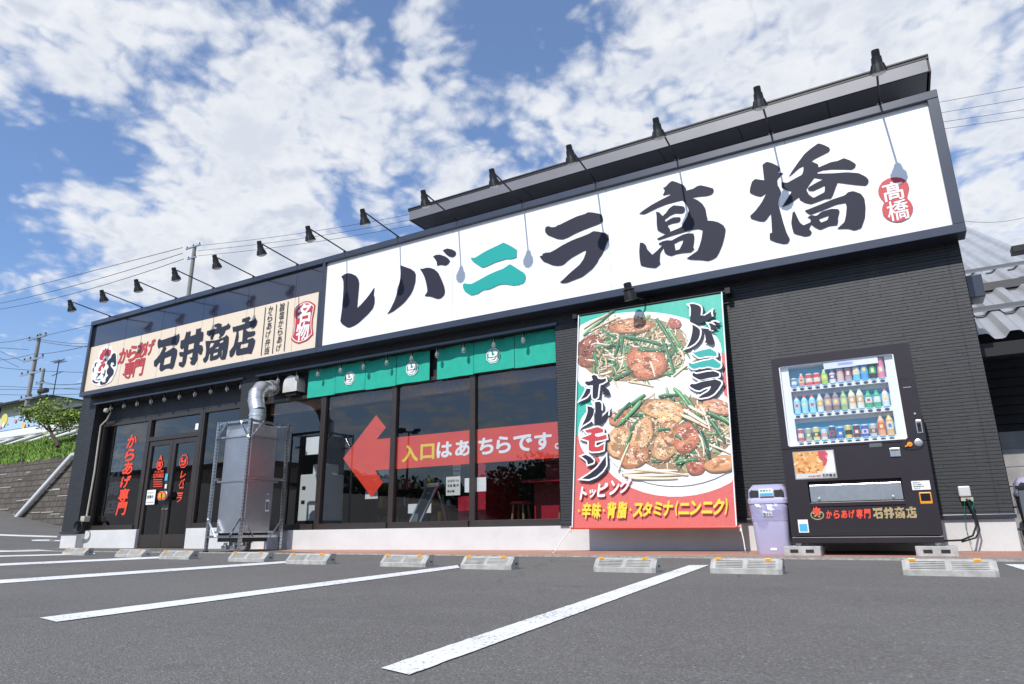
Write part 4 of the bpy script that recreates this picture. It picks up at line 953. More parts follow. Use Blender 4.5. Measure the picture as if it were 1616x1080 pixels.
for a in ((362, 355, 70, 1.15, 10, .3), (470, 400, 130, -.62, 8, .1), (455, 420, 150, -.75, 8, .2), (70, 210, 130, -.62, 8, .2), (95, 225, 150, -.5, 7, .1), (270, 440, 110, .12, 8, .2)):
    c = rp.choice(SPR[:3]); shape(strand(a[0]+2, a[1]+2, a[2], a[3], a[4]*1.1, a[5], c), (.3, .2, .1)); shape(strand(*a, c), c)
flecks(285, 300, 235, 138, 420, SPR+CHV+[(.28, .12, .06), (.9, .86, .74), (.15, .08, .04)])
# lower plate
shape(ell(455, 672, 292, 186, .05), (.76, .77, .78), True, 2); shape(ell(455, 668, 282, 178, .05), (.86, .86, .85), True, 2)
shape(ell(455, 650, 236, 150, .08, 40, .05), (.30, .18, .10), True, 2); heap(455, 640, 235, 145, 210, .26)
TAN, TANH, BRN = (.66, .36, .17), (.90, .68, .44), (.52, .21, .10)
for m_ in ((240, 690, 58, 62, .3, TAN, TANH, 16), (235, 590, 45, 30, -.5, BRN, TANH, 8), (330, 665, 40, 85, .45, TAN, TANH, 18), (300, 745, 62, 42, -.2, BRN, TANH, 14), (420, 560, 85, 38, .1, TAN, TANH, 18), (440, 595, 48, 25, .1, (.78, .48, .22), TANH, 9), (425, 705, 44, 58, .3, TAN, TANH, 15), (450, 650, 40, 48, -.2, BRN, TANH, 8), (512, 672, 48, 58, .15, (.55, .17, .09), (.85, .45, .3), 16), (548, 780, 36, 34, .4, (.45, .13, .08), (.8, .4, .25), 9), (640, 775, 58, 30, -.22, (.62, .28, .12), (.85, .5, .28), 10), (630, 550, 60, 28, .3, (.62, .28, .16), (.88, .6, .4), 12), (565, 560, 30, 22, 0, TAN, TANH, 5)): meat(*m_)
for a in ((330, 520, 140, 2.25, 17, .2), (345, 495, 120, 2.5, 13, .2), (460, 470, 110, .75, 17, .4), (500, 500, 120, .9, 16, .2), (560, 640, 120, 1.15, 22, .2), (600, 600, 110, .9, 18, .3), (590, 570, 120, .45, 15, .2), (290, 650, 90, 2.0, 12, -.2), (470, 660, 30, .6, 12, .3), (400, 640, 50, -.2, 13, .4), (470, 770, 90, -.3, 16, .4), (640, 590, 80, .6, 14, .2), (215, 600, 100, -.9, 12, .2), (400, 505, 80, -.2, 12, .3)):
    c = rp.choice(CHV[:4]); shape(strand(a[0]+2, a[1]+3, a[2], a[3], a[4]*1.15, a[5], c), (.02, .07, .03)); shape(strand(*a, c), c); shape(strand(a[0]-1, a[1]-2, a[2]*.85, a[3], a[4]*.25, a[5], c), tuple(min(1, v*1.8+.15) for v in c))
for a in ((250, 810, 230, -.12, 10, .18), (260, 818, 260, .0, 10, -.05), (235, 800, 120, -1.2, 8, .1), (300, 795, 220, .05, 9, .12), (280, 825, 200, .06, 9, -.1), (500, 560, 110, .55, 14, .1), (490, 580, 120, .42, 12, .15), (520, 545, 90, .5, 12, .1), (565, 545, 110, 1.1, 9, .3), (560, 660, 90, 1.1, 7, .6), (600, 700, 90, .35, 8, .2)):
    c = rp.choice(SPR[:3]); shape(strand(a[0]+2, a[1]+3, a[2], a[3], a[4]*1.1, a[5], c), (.35, .24, .14)); shape(strand(*a, c), c); shape(strand(a[0], a[1]-2, a[2]*.9, a[3], a[4]*.25, a[5], c), (.97, .93, .82))
flecks(455, 645, 238, 150, 480, SPR+CHV[:3]+[(.5, .2, .09), (.92, .86, .72), (.2, .1, .05), (.8, .5, .26)])
mb.build('printed_sheet', 'print', banner)
base = lay[0]
# lettering: white outline, dark drop shadow, navy fill
def boxof(cts): xs = [p[0] for c in cts for p in c]; ys = [p[1] for c in cts for p in c]; return min(xs), min(ys), max(xs), max(ys)
def pglyph(cts, target, m, grid=None):
    """outline shapes scaled into a box of the print grid (x0, y0, x1, y1)"""
    bx = boxof(cts); out = []
    for c in cts: out.append([(target[0]+(x-bx[0])/(bx[2]-bx[0])*(target[2]-target[0]), target[3]-(y-bx[1])/(bx[3]-bx[1])*(target[3]-target[1])) for x, y in c])
    return out
def pput(cts, off, lv, m, dxy=(0, 0), name='lettering'):
    g = MB(); flat = []
    for c in cts: flat.append([(x, -y) for x, y in c])
    vs, fs = poly2d(flat, off)
    P_ = PF(lv); g.add([P_(*cp(x+dxy[0], -y+dxy[1])) for x, y in vs], fs)
    g.build(name, m, banner)
Z = 5.684; g1 = lambda x, y: ((1070+x/Z-890)*2.57, (470+y/Z-440)*2.57); g2 = lambda x, y: ((900+x/Z-890)*2.57, (590+y/Z-440)*2.57)
def tbox(g, x0, y0, x1, y1): a = g(x0, y0); b = g(x1, y1); return (a[0], a[1], b[0], b[1])
glyphs = [(pglyph(SG['re'], tbox(g1, 118, 68, 312, 270), 0), 'ink_navy'), (pglyph(SG['ba'], tbox(g1, 100, 248, 378, 498), 0), 'ink_navy'), (pglyph(SG['ni'], tbox(g1, 122, 508, 392, 698), 0), 'ink_teal'), (pglyph(SG['ra'], tbox(g1, 132, 722, 398, 968), 0), 'ink_navy')]
HO = [[[(195,75),(220,62),(250,75),(262,100),(300,105),(335,95),(342,120),(310,140),(275,150),(268,200),(262,270),(235,290),(210,275),(210,160),(160,165),(135,145),(135,125),(180,125),(210,112)], [(150,190),(190,195),(185,230),(150,270),(88,295),(120,250)], [(285,175),(330,175),(370,205),(385,240),(365,260),(310,245),(315,220)]],
 [[(160,352),(205,360),(228,380),(222,430),(190,485),(108,530),(145,460),(165,400)], [(235,315),(280,310),(300,330),(300,400),(295,460),(370,390),(365,440),(340,490),(285,522),(245,510),(240,400)]],
 [[(140,570),(265,537),(320,560),(320,585),(240,600),(245,620),(275,625),(350,605),(358,640),(320,652),(245,665),(240,710),(270,715),(330,685),(325,740),(280,752),(210,755),(180,740),(180,660),(105,640),(110,635),(200,605),(205,590),(160,590)]],
 [[(110,795),(150,780),(200,800),(235,830),(230,850),(175,865),(165,830)], [(350,790),(355,870),(320,920),(260,965),(190,990),(118,985),(200,940),(270,890)]]]
for k, g in enumerate(HO): glyphs.append(([[g2(x, y) for x, y in smooth2(c)] for c in g], 'ink_red' if k == 2 else 'ink_navy'))
L0 = base+1
for cts, m in glyphs: pput(cts, 6.0, L0, 'ink_slate', (7, 5), 'lettering_shadow')
for cts, m in glyphs: pput(cts, 6.0, L0+1.5, 'ink_white', (0, 0), 'lettering_outline')
for cts, m in glyphs: pput(cts, 0.0, L0+3, m, (0, 0), 'lettering')
def ptext(s, cells, m, lv, bold=.045, shear=.2):
    for ch, (x0, y0, x1, y1) in zip(s, cells):
        g = MB(); vs, fs = fit(text2d(ch, bold, shear), x0, -y1, x1, -y0); P_ = PF(lv); g.add([lift(P_(*cp(v[0], -v[1])), v) for v in vs], fs)
        g.build('character', m, banner)
k = 2.57/5.771; q = lambda x0, y0, x1, y1: (x0*k+10*2.57, y0*k+310*2.57, x1*k+10*2.57, y1*k+310*2.57)
tp = [q(100, 145, 175, 255), q(200, 165, 265, 238), q(275, 110, 380, 232), q(395, 90, 490, 215), q(495, 70, 605, 200)]
ptext('トッピング', tp, 'ink_red', L0+1, .12); ptext('トッピング', tp, 'ink_white', L0+3, .05)
ptext('・辛味・背脂・スタミナ(ニンニク)', [q(88, 335, 104, 355), q(128, 275, 220, 412), q(225, 275, 315, 410), q(336, 332, 352, 352), q(378, 270, 465, 408), q(472, 268, 568, 408), q(590, 325, 606, 345), q(620, 280, 712, 398), q(710, 272, 800, 392), q(808, 270, 890, 385), q(895, 262, 985, 390), q(1003, 262, 1030, 388), q(1030, 280, 1125, 375), q(1130, 260, 1225, 380), q(1228, 270, 1320, 368), q(1325, 245, 1420, 380), q(1420, 240, 1445, 378)], 'ink_yellow', L0+3, .05, .15)
mb = MB(); 
mb.tube([tuple(PTL+Vector((-.05, .0, .01))), tuple(PTR+Vector((.06, 0, .01)))], .014, 8); mb.box(PTL.x-.09, PTL.x-.03, 7.85, 8.0, 3.09, 3.15); mb.box(PTR.x+.03, PTR.x+.09, 7.85, 8.0, 3.07, 3.14); mb.build('top_rail', 'black_metal', banner)
mb = MB(); mb.tube([tuple(PBL+Vector((-.03, 0, -.01))), tuple(PBR+Vector((.03, 0, -.01)))], .013, 8); mb.build('bottom_rail', 'arrow_red', banner)
for e in (0, 1):
    mb = MB(); a = (PTL if e == 0 else PTR); b = (PBL if e == 0 else PBR); s = 1 if e == 0 else -1
    o_ = PN*(.0004*(L0+4)); mb.quad(tuple(a+o_), tuple(a+o_+Vector((.012*s, 0, 0))), tuple(b+o_+Vector((.012*s, 0, 0))), tuple(b+o_)); mb.build('hem', 'ink_white', banner)
for lb, a, b in (('white cord tying down the left foot of the food poster', PBL, (-3.62, 7.35, tz(0, 7.35))), ('white cord tying down the right foot of the food poster', PBR, (-1.49, 7.5, tz(0, 7.5)))):
    t = thing('tie_cord', lb, 'cord', tuple(b)); s = 1 if b[0] > -2 else -1
    mb = MB(); a_ = a+Vector((.03*s, 0, -.01)); mb.tube([tuple(a_), tuple(a_.lerp(Vector(b), .5)+Vector((.004*s, 0, 0))), tuple(b)], .006, 6); mb.lathe(tuple(a_-Vector((0, 0, .05))), [(.0, 0), (.014, .01), (.01, .05), (.016, .07), (0, .075)], 8)
    mb.build('cord', 'rope', t); MB().lathe(b, [(.028, -.002), (.028, .008), (.012, .014), (.012, .03), (0, .034)], 12).build('anchor', 'steel', t)
# spotlight above the poster
t = thing('poster_spotlight', 'black spotlight on a wall bracket just above the food poster', 'spotlight', (-2.6, 7.95, 3.2))
mb = MB(); mb.lathe((-2.45, 7.99, 3.19), [(.06, 0), (.06, .03), (.03, .05)], 16, axis=(0, -1, 0)); mb.tube([(-2.45, 7.95, 3.19), (-2.5, 7.75, 3.16), (-2.58, 7.60, 3.18)], .012, 8); mb.build('bracket', 'black_metal', t)
mb = MB(); ax = Vector((0.1, .25, -.95)); o3 = Vector((-2.6, 7.55, 3.33)); mb.lathe(o3, [(.04, 0), (.05, .01), (.05, .07), (.062, .08), (.062, .10), (.075, .15), (.085, .22), (.08, .222)], 16, axis=ax)
for kk in range(8):
    mb.lathe(o3+ax*(.09+.0), [(.074, .0), (.074, .006)], 16, axis=ax) if kk == 0 else None
mb.build('lamp_head', 'black_metal', t, smooth=True)
MB().lathe(o3, [(0, .20), (.075, .20), (.07, .212), (0, .214)], 16, axis=ax).build('lens', 'lens', t)
# ================================================================== vending machine
vm = thing('vending_machine', 'black drinks vending machine with a lit-looking white display window and red and gold lettering', 'vending machine', (-.36, 7.55, .14))
vm['label'] = 'black drinks vending machine with a glazed white display and red and gold lettering'
VX0, VX1, VY = -.985, .262, 7.20
GX0, GX1, GZ0, GZ1 = -.918, .116, 1.145, 1.965
mb = MB()
mb.box(VX0+.01, VX1-.01, VY+.13, 7.93, .285, 2.045)                       # carcass
mb.box(VX0+.03, VX1-.03, VY+.02, 7.9, .225, .285)
mb.build('cabinet_body', 'vend_body', vm, bevel=.006)
mb = MB()                                                                 # door around the display and the dispensing slot
def ring(mb, x0, x1, z0, z1, hx0, hx1, hz0, hz1, y0, y1):
    mb.box(x0, hx0, y0, y1, z0, z1); mb.box(hx1, x1, y0, y1, z0, z1); mb.box(hx0, hx1, y0, y1, z0, hz0); mb.box(hx0, hx1, y0, y1, hz1, z1)
ring(mb, VX0, VX1, 1.125, 2.05, GX0, GX1, GZ0, GZ1, VY, VY+.13)
ring(mb, VX0, VX1, .292, 1.120, -.785, .012, .555, .80, VY, VY+.13)
mb.box(-.785, .012, VY+.07, VY+.13, .555, .80)
dro = mb.build('door', 'vend_body', vm)
mb = MB(); mb.box(VX0, VX1, VY-.012, VY+.05, .228, .283); mb.build('base_skirt', 'vend_body', vm, bevel=.004)
mb = MB(); mb.box(-.775, .004, VY+.005, VY+.03, .605, .765); mb.build('dispensing_flap', 'steel', dro, bevel=.006)
mb = MB()
for x in (-.70, -.075): mb.lathe((x, VY+.004, .632), [(.017, 0), (.014, .012), (0, .014)], 14, axis=(0, -1, 0))
mb.build('flap_bolt', 'steel', dro, smooth=True)
mb = MB(); mb.box(-.785, .012, VY-.006, VY+.05, .560, .60); mb.build('flap_lip', 'vend_body', dro, bevel=.004)
mb = MB()                                                                 # recessed white display
mb.box(GX0, GX0+.01, VY+.01, VY+.26, GZ0, GZ1); mb.box(GX1-.01, GX1, VY+.01, VY+.26, GZ0, GZ1); mb.box(GX0, GX1, VY+.125, VY+.13, GZ0, GZ1); mb.box(GX0, GX1, VY+.01, VY+.13, GZ1-.008, GZ1+.0); mb.box(GX0, GX1, VY+.01, VY+.13, GZ0-.001, GZ0+.01)
mb.box(GX0+.01, -.835, VY+.05, VY+.125, GZ0+.01, GZ1-.01); mb.box(.035, GX1-.01, VY+.05, VY+.125, GZ0+.01, GZ1-.01)
mb.build('display_lining', 'vend_white', vm)
MB().quad((GX0, VY+.012, GZ0), (GX1, VY+.012, GZ0), (GX1, VY+.012, GZ1), (GX0, VY+.012, GZ1)).build('display_pane', 'case_glass', vm)
shelf_z = [1.70, 1.425, 1.15]
for k, z in enumerate(shelf_z):
    s = MB(); s.box(-.832, .032, VY+.035, VY+.12, z, z+.044); s.box(-.834, .034, VY+.028, VY+.036, z-.004, z+.046); so_ = s.build('shelf', 'vend_white', vm)
    s = MB(); s.box(-.832, .032, VY+.118, VY+.122, z+.046, z+.235 if k else GZ1-.02); s.build('back_panel', 'vend_blue', so_)
    s = MB()
    for i in range(12): s.box(-.824+i*.0716, -.768+i*.0716, VY+.025, VY+.028, z+.034, z+.044)
    s.build('price_strip', 'vend_blue', so_)
    for i in range(12):
        b = MB(); b.lathe((-.796+i*.0716, VY+.028, z+.015), [(.022, 0), (.021, .006), (.012, .009), (0, .0095)], 14, axis=(0, -1, 0)); b.v = [(x, y, (zz-(z+.015))*.55+z+.015) for x, y, zz in b.v]; b.build('button', 'button', so_)
W_, K_ = (.85, .85, .85), (.03, .03, .03)
rows = [
 [('c', .085, .024, (.15, .3, .6), W_), ('b', .12, .023, (.75, .25, .2), (.85, .8, .4)), ('c', .11, .029, (.75, .08, .06), (.8, .75, .7)), ('c', .11, .029, (.75, .08, .06), (.8, .78, .72)), ('b', .135, .026, (.35, .62, .12), (.8, .8, .2)), ('b', .125, .026, (.75, .75, .78), (.25, .12, .3)), ('c', .13, .028, (.8, .5, .5), (.75, .6, .5)), ('c', .17, .027, (.45, .4, .42), (.6, .15, .15)), ('b', .19, .029, (.2, .6, .8), W_), ('b', .205, .030, (.10, .40, .75), (.2, .5, .85)), ('c', .175, .028, K_, (.10, .5, .06)), ('c', .175, .028, (.8, .25, .33), (.85, .4, .45))],
 [('b', .165, .027, (.35, .7, .85), (.45, .78, .9), (.8, .12, .15))]*3 + [('b', .165, .026, (.75, .78, .8), (.8, .55, .2), (.8, .8, .85)), ('b', .175, .028, (.35, .22, .2), (.75, .5, .4), (.25, .3, .5)), ('b', .175, .028, (.33, .2, .18), (.7, .5, .45), (.3, .3, .5)), ('b', .17, .027, (.35, .5, .2), (.65, .72, .45), (.4, .6, .2)), ('b', .18, .028, (.8, .75, .6), (.82, .45, .15), (.8, .8, .5)), ('b', .18, .028, (.8, .78, .65), (.8, .5, .2), (.8, .8, .5)), ('b', .15, .027, (.05, .45, .2), W_, (.1, .5, .25)), ('b', .15, .027, (.05, .45, .2), W_, (.1, .5, .25)), ('b', .155, .027, (.72, .74, .8), W_, (.7, .12, .2))],
 [('c', .115, .026, (.6, .12, .12), (.75, .7, .68)), ('c', .115, .026, (.5, .45, .3), (.25, .35, .2)), ('c', .12, .027, (.8, .65, .2), (.12, .09, .05)), ('c', .095, .026, (.78, .7, .68), (.75, .4, .35)), ('c', .12, .026, (.07, .08, .14), (.5, .12, .12)), ('c', .105, .026, (.04, .16, .5), (.1, .25, .55)), ('c', .115, .026, (.8, .6, .08), K_), ('c', .115, .026, (.12, .04, .04), (.5, .1, .08)), ('c', .11, .026, (.1, .12, .45), W_), ('c', .11, .026, (.6, .55, .5), (.3, .12, .08)), ('b', .18, .028, (.82, .4, .2), (.8, .15, .1), (.85, .8, .7)), ('b', .185, .028, (.75, .5, .2), (.85, .8, .6), (.8, .75, .5))]]
for k, (z, row) in enumerate(zip(shelf_z, rows)):
    for i, it in enumerate(row):
        kind, h, r = it[0], it[1]*1.13, it[2]*1.15; a, b = it[3], it[4]; c = it[5] if len(it) > 5 else W_
        x = -.796+i*.0716; o_ = (x, VY+.078, z+.044); mb = MB()
        if kind == 'c':
            for (z0, r0, z1, r1, col) in ((0, r*.88, .006, r, (.6, .6, .6)), (.006, r, h*.28, r, a), (h*.28, r, h*.62, r, b), (h*.62, r, h-.012, r, a), (h-.012, r, h-.003, r*.86, (.65, .65, .66)), (h-.003, r*.86, h, r*.8, (.5, .5, .5))):
                mb.lathe(o_, [(r0, z0), (r1, z1)], 14, col=col)
            if rr.random() < .7: mb.add([(x-.012, VY+.078-r-.001, z+.05+h*.3), (x+.012, VY+.078-r-.001, z+.05+h*.3), (x+.012, VY+.078-r-.001, z+.05+h*.5), (x-.012, VY+.078-r-.001, z+.05+h*.5)], [(0, 1, 2, 3)], 0, a if rr.random() < .5 else (.9, .85, .6))
        else:
            for (z0, r0, z1, r1, col) in ((0, r*.9, h*.08, r, a), (h*.08, r, h*.30, r, a), (h*.30, r, h*.62, r, b), (h*.62, r, h*.72, r*.95, a), (h*.72, r*.95, h*.88, r*.42, tuple(min(1, v*1.15+.06) for v in a)), (h*.88, r*.45, h, r*.45, c)):
                mb.lathe(o_, [(r0, z0), (r1, z1)], 14, col=col)
            mb.add([(x-.013, VY+.078-r-.001, z+.05+h*.34), (x+.013, VY+.078-r-.001, z+.05+h*.34), (x+.013, VY+.078-r-.001, z+.05+h*.5), (x-.013, VY+.078-r-.001, z+.05+h*.5)], [(0, 1, 2, 3)], 0, rr.choice([(.85, .85, .8), (.1, .2, .5), (.7, .1, .1), (.9, .8, .2)]))
        mb.build('can' if kind == 'c' else 'bottle', 'label_print', vm, smooth=False)
s = MB(); s.box(-.5, -.22, VY+.02, VY+.024, 1.885, 1.955, col=(.75, .78, .85)); s.box(-.24, -.02, VY+.0225, VY+.0245, 1.89, 1.957, col=(.85, .86, .9)); s.box(-.37, -.24, VY+.018, VY+.0202, 1.91, 1.935, col=(.4, .42, .75)); s.build('display_card', 'label_print', vm)
FV = plane(VY-.003)
# chicken advert panel (rooster and fried pieces), no code square
mb = MB(); mb.box(-.888, -.515, VY-.002, VY+.01, .822, 1.092, col=(.30, .30, .30)); lv = [0]
def adv(pts, col): lv[0] += 1; mb.add([(x, VY-.003-lv[0]*2e-5, z) for x, z in pts], [tuple(range(len(pts)))], 0, col)
adv([(-.88, .83), (-.523, .83), (-.523, 1.085), (-.88, 1.085)], (.70, .68, .66)); adv([(-.88, .875), (-.65, .875), (-.60, .95), (-.65, 1.085), (-.88, 1.085)], (.75, .38, .14))
for _ in range(90):
    x, z = rr.uniform(-.87, -.65), rr.uniform(.885, 1.07); r = rr.uniform(.008, .026); c = rr.choice([(.85, .5, .2), (.62, .22, .07), (.9, .65, .35), (.75, .36, .12), (.45, .13, .05)])
    adv([(x+r*math.cos(a)*rr.uniform(.7, 1.2), z+r*.7*math.sin(a)*rr.uniform(.7, 1.2)) for a in [k*.7 for k in range(9)]], c)
adv([(-.655, 1.085), (-.655, 1.02), (-.62, .98), (-.63, .94), (-.60, .95), (-.58, 1.0), (-.57, 1.05), (-.59, 1.085)], (.60, .08, .12))
adv([(-.61, .875), (-.60, .93), (-.575, .98), (-.585, 1.02), (-.56, 1.055), (-.53, 1.05), (-.523, 1.03), (-.523, .875)], (.85, .85, .86)); adv([(-.65, 1.0), (-.615, 1.02), (-.612, .99)], (.2, .18, .16))
adv([(-.60, 1.03), (-.585, 1.045), (-.57, 1.03), (-.585, 1.015)], (.8, .3, .35)); adv([(-.88, .83), (-.523, .83), (-.523, .872), (-.88, .872)], (.62, .62, .60))
vp = mb.build('advert_panel', 'label_print', vm)
mb = MB(); FP = plane(VY-.0062); htext(mb, '石井商店', -.645, -.525, .834, .866, FP, .05); mb.build('advert_lettering', 'ink_slate', vp)
mb = MB(); htext(mb, 'からあげ専門', -.77, -.655, .838, .856, FP, .04); mb.build('advert_lettering', 'ink_red', vp)
# lettering along the foot
mb = MB(); htext(mb, 'からあげ専門', -.665, -.275, .445, .53, FV, .05, .15); mb.build('red_lettering', 'sticker_red', dro)
VI = []
mb = MB()
vx = [(-.262, -.18), (-.172, -.09), (-.085, -.005), (.005, .088)]
for g, (x0, x1) in zip(SI, vx):
    bx = boxof(g); put(mb, poly2d([[(x0+(x-bx[0])/(bx[2]-bx[0])*(x1-x0), .44+(z-bx[1])/(bx[3]-bx[1])*.102) for x, z in c] for c in g]), FV)
mb.build('gold_lettering', 'gold', dro)
mb = MB()
put(mb, poly2d([[(-.735+.06*math.cos(a*.35), .485+.045*math.sin(a*.35)) for a in range(18)], [(-.735+.051*math.cos(a*.35), .485+.036*math.sin(a*.35)) for a in range(18)]]), FV, 0)
for a, b in ((-.765, .50), (-.745, .485), (-.715, .49), (-.705, .505), (-.755, .475), (-.72, .47)): put(mb, poly2d([[(a+.011*math.cos(t*.7), b+.007*math.sin(t*.7)) for t in range(9)]]), FV, 0)
put(mb, poly2d([[(-.77, .51), (-.76, .56), (-.745, .545), (-.735, .57), (-.72, .545), (-.70, .55), (-.705, .52), (-.72, .49), (-.735, .475), (-.745, .495)]]), plane(VY-.0045), 1)
mb.build('cockerel_emblem', ['gold', 'sticker_red'], dro)
def flat(name, x0, x1, z0, z1, m, d=.004, bev=0, parent=None): o = MB(); o.box(x0, x1, VY-d, VY+.01, z0, z1); return o.build(name, m, parent or dro, bevel=bev)
flat('information_label', .085, .228, .685, .765, 'paper'); lb = MB(); FL = plane(VY-.0065)
for i, s in enumerate(('使用方法', 'お問い合わせ先電話番号', '管理番号', 'ご注意ください')): htext(lb, s, .095, .095+.11*(.5+.13*(i % 3)), .745-i*.017, .755-i*.017, FL, .01)
lb.build('print', 'ink_slate', dro)
c_ = MB(); c_.box(.128, .226, VY-.006, VY+.01, .56, .665); c_.build('change_tray', 'orange', dro, bevel=.012); c_ = MB(); c_.box(.138, .216, VY-.009, VY+.01, .585, .655); c_.build('change_tray_flap', 'screen_glass', dro, bevel=.005)
flat('display_screen', -.205, -.10, 1.09, 1.125, 'panel_grey', .003)
flat('banknote_slot', -.045, .04, .99, 1.07, 'steel', .012, .004); flat('banknote_slot_gap', -.035, .03, 1.045, 1.052, 'slot_dark', .0135)
cn = MB(); put(cn, poly2d([[(.145+.095*math.cos(a*.35), 1.095+.052*math.sin(a*.35)) for a in range(18)]]), plane(VY-.006)); cn.build('coin_panel', 'vend_body', dro)
cn = MB(); cn.lathe((.195, VY-.004, 1.105), [(.034, 0), (.034, .008), (.026, .012), (0, .009)], 20, axis=(0, -1, 0)); cn.build('coin_slot', 'steel', dro, smooth=True)
cn = MB(); cn.bar((.085, VY-.012, 1.075), (.135, VY-.012, 1.10), .018, .012); cn.lathe((.125, VY-.005, 1.095), [(.022, 0), (.022, .012)], 14, axis=(0, -1, 0)); cn.build('return_lever', 'orange', dro)
lk = MB(); lk.box(.198, .25, VY-.010, VY+.01, 1.185, 1.315); lko = lk.build('lock_plate', 'steel', dro, bevel=.012); lk = MB(); lk.box(.208, .24, VY-.0125, VY, 1.20, 1.29); lk.lathe((.224, VY-.0125, 1.27), [(.012, 0), (.012, .01)], 12, axis=(0, -1, 0)); lk.build('lock_handle', 'black_metal', lko, bevel=.004)
MB().lathe((.208, VY-.001, 1.37), [(.010, 0), (.009, .004), (0, .005)], 12, axis=(0, -1, 0)).build('key_button', 'steel', dro)
flat('recess_mark', .15, .215, 1.62, 1.626, 'steel', .003); flat('recess_mark', .13, .20, 1.70, 1.703, 'slot_dark', .002)
flat('blue_sticker', -.905, -.835, .335, .405, 'vend_blue', .004); flat('white_sticker', -.915, -.825, .325, .445, 'paper', .003)
gr = MB()
for i in range(52):
    x = -.63+i*.0118; zt = .332+.026*max(0, 1-((x+.33)/.33)**2); gr.box(x, x+.006, VY-.002, VY+.004, .316, zt)
gr.build('air_grille', 'slot_dark', dro)
for x in (-.93, .205):
    for y in (7.24, 7.86): MB().tube([(x, y, .228), (x, y, .212)], .03, 10).tube([(x, y, .24), (x, y, .20)], .012, 8).build('foot', 'steel', vm)
def cblock(label, x0, x1):
    t = thing('concrete_block', label, 'concrete block', ((x0+x1)/2, 7.2, .115), 'concrete blocks under the vending machine')
    mb = MB(); z0, z1 = .113, .202; mb.box(x0, x1, 7.10, 7.50, z0, z1); o = mb.build('block', 'block_concrete', t, bevel=.006)
    mb = MB(); wv = (x1-x0)
    for f in (.18, .60): mb.box(x0+wv*f, x0+wv*(f+.22), 7.0975, 7.11, z0+.03, z0+.06)
    mb.build('core_hole', 'slot_dark', o)
cblock('perforated concrete block under the left foot of the vending machine', -1.06, -.735); cblock('perforated concrete block under the right foot of the vending machine', .03, .345)
tag(MB().box(-.99, .24, 7.25, 7.9, .2, .206).build('dust', 'slot_dark'), kind='structure') if False else None

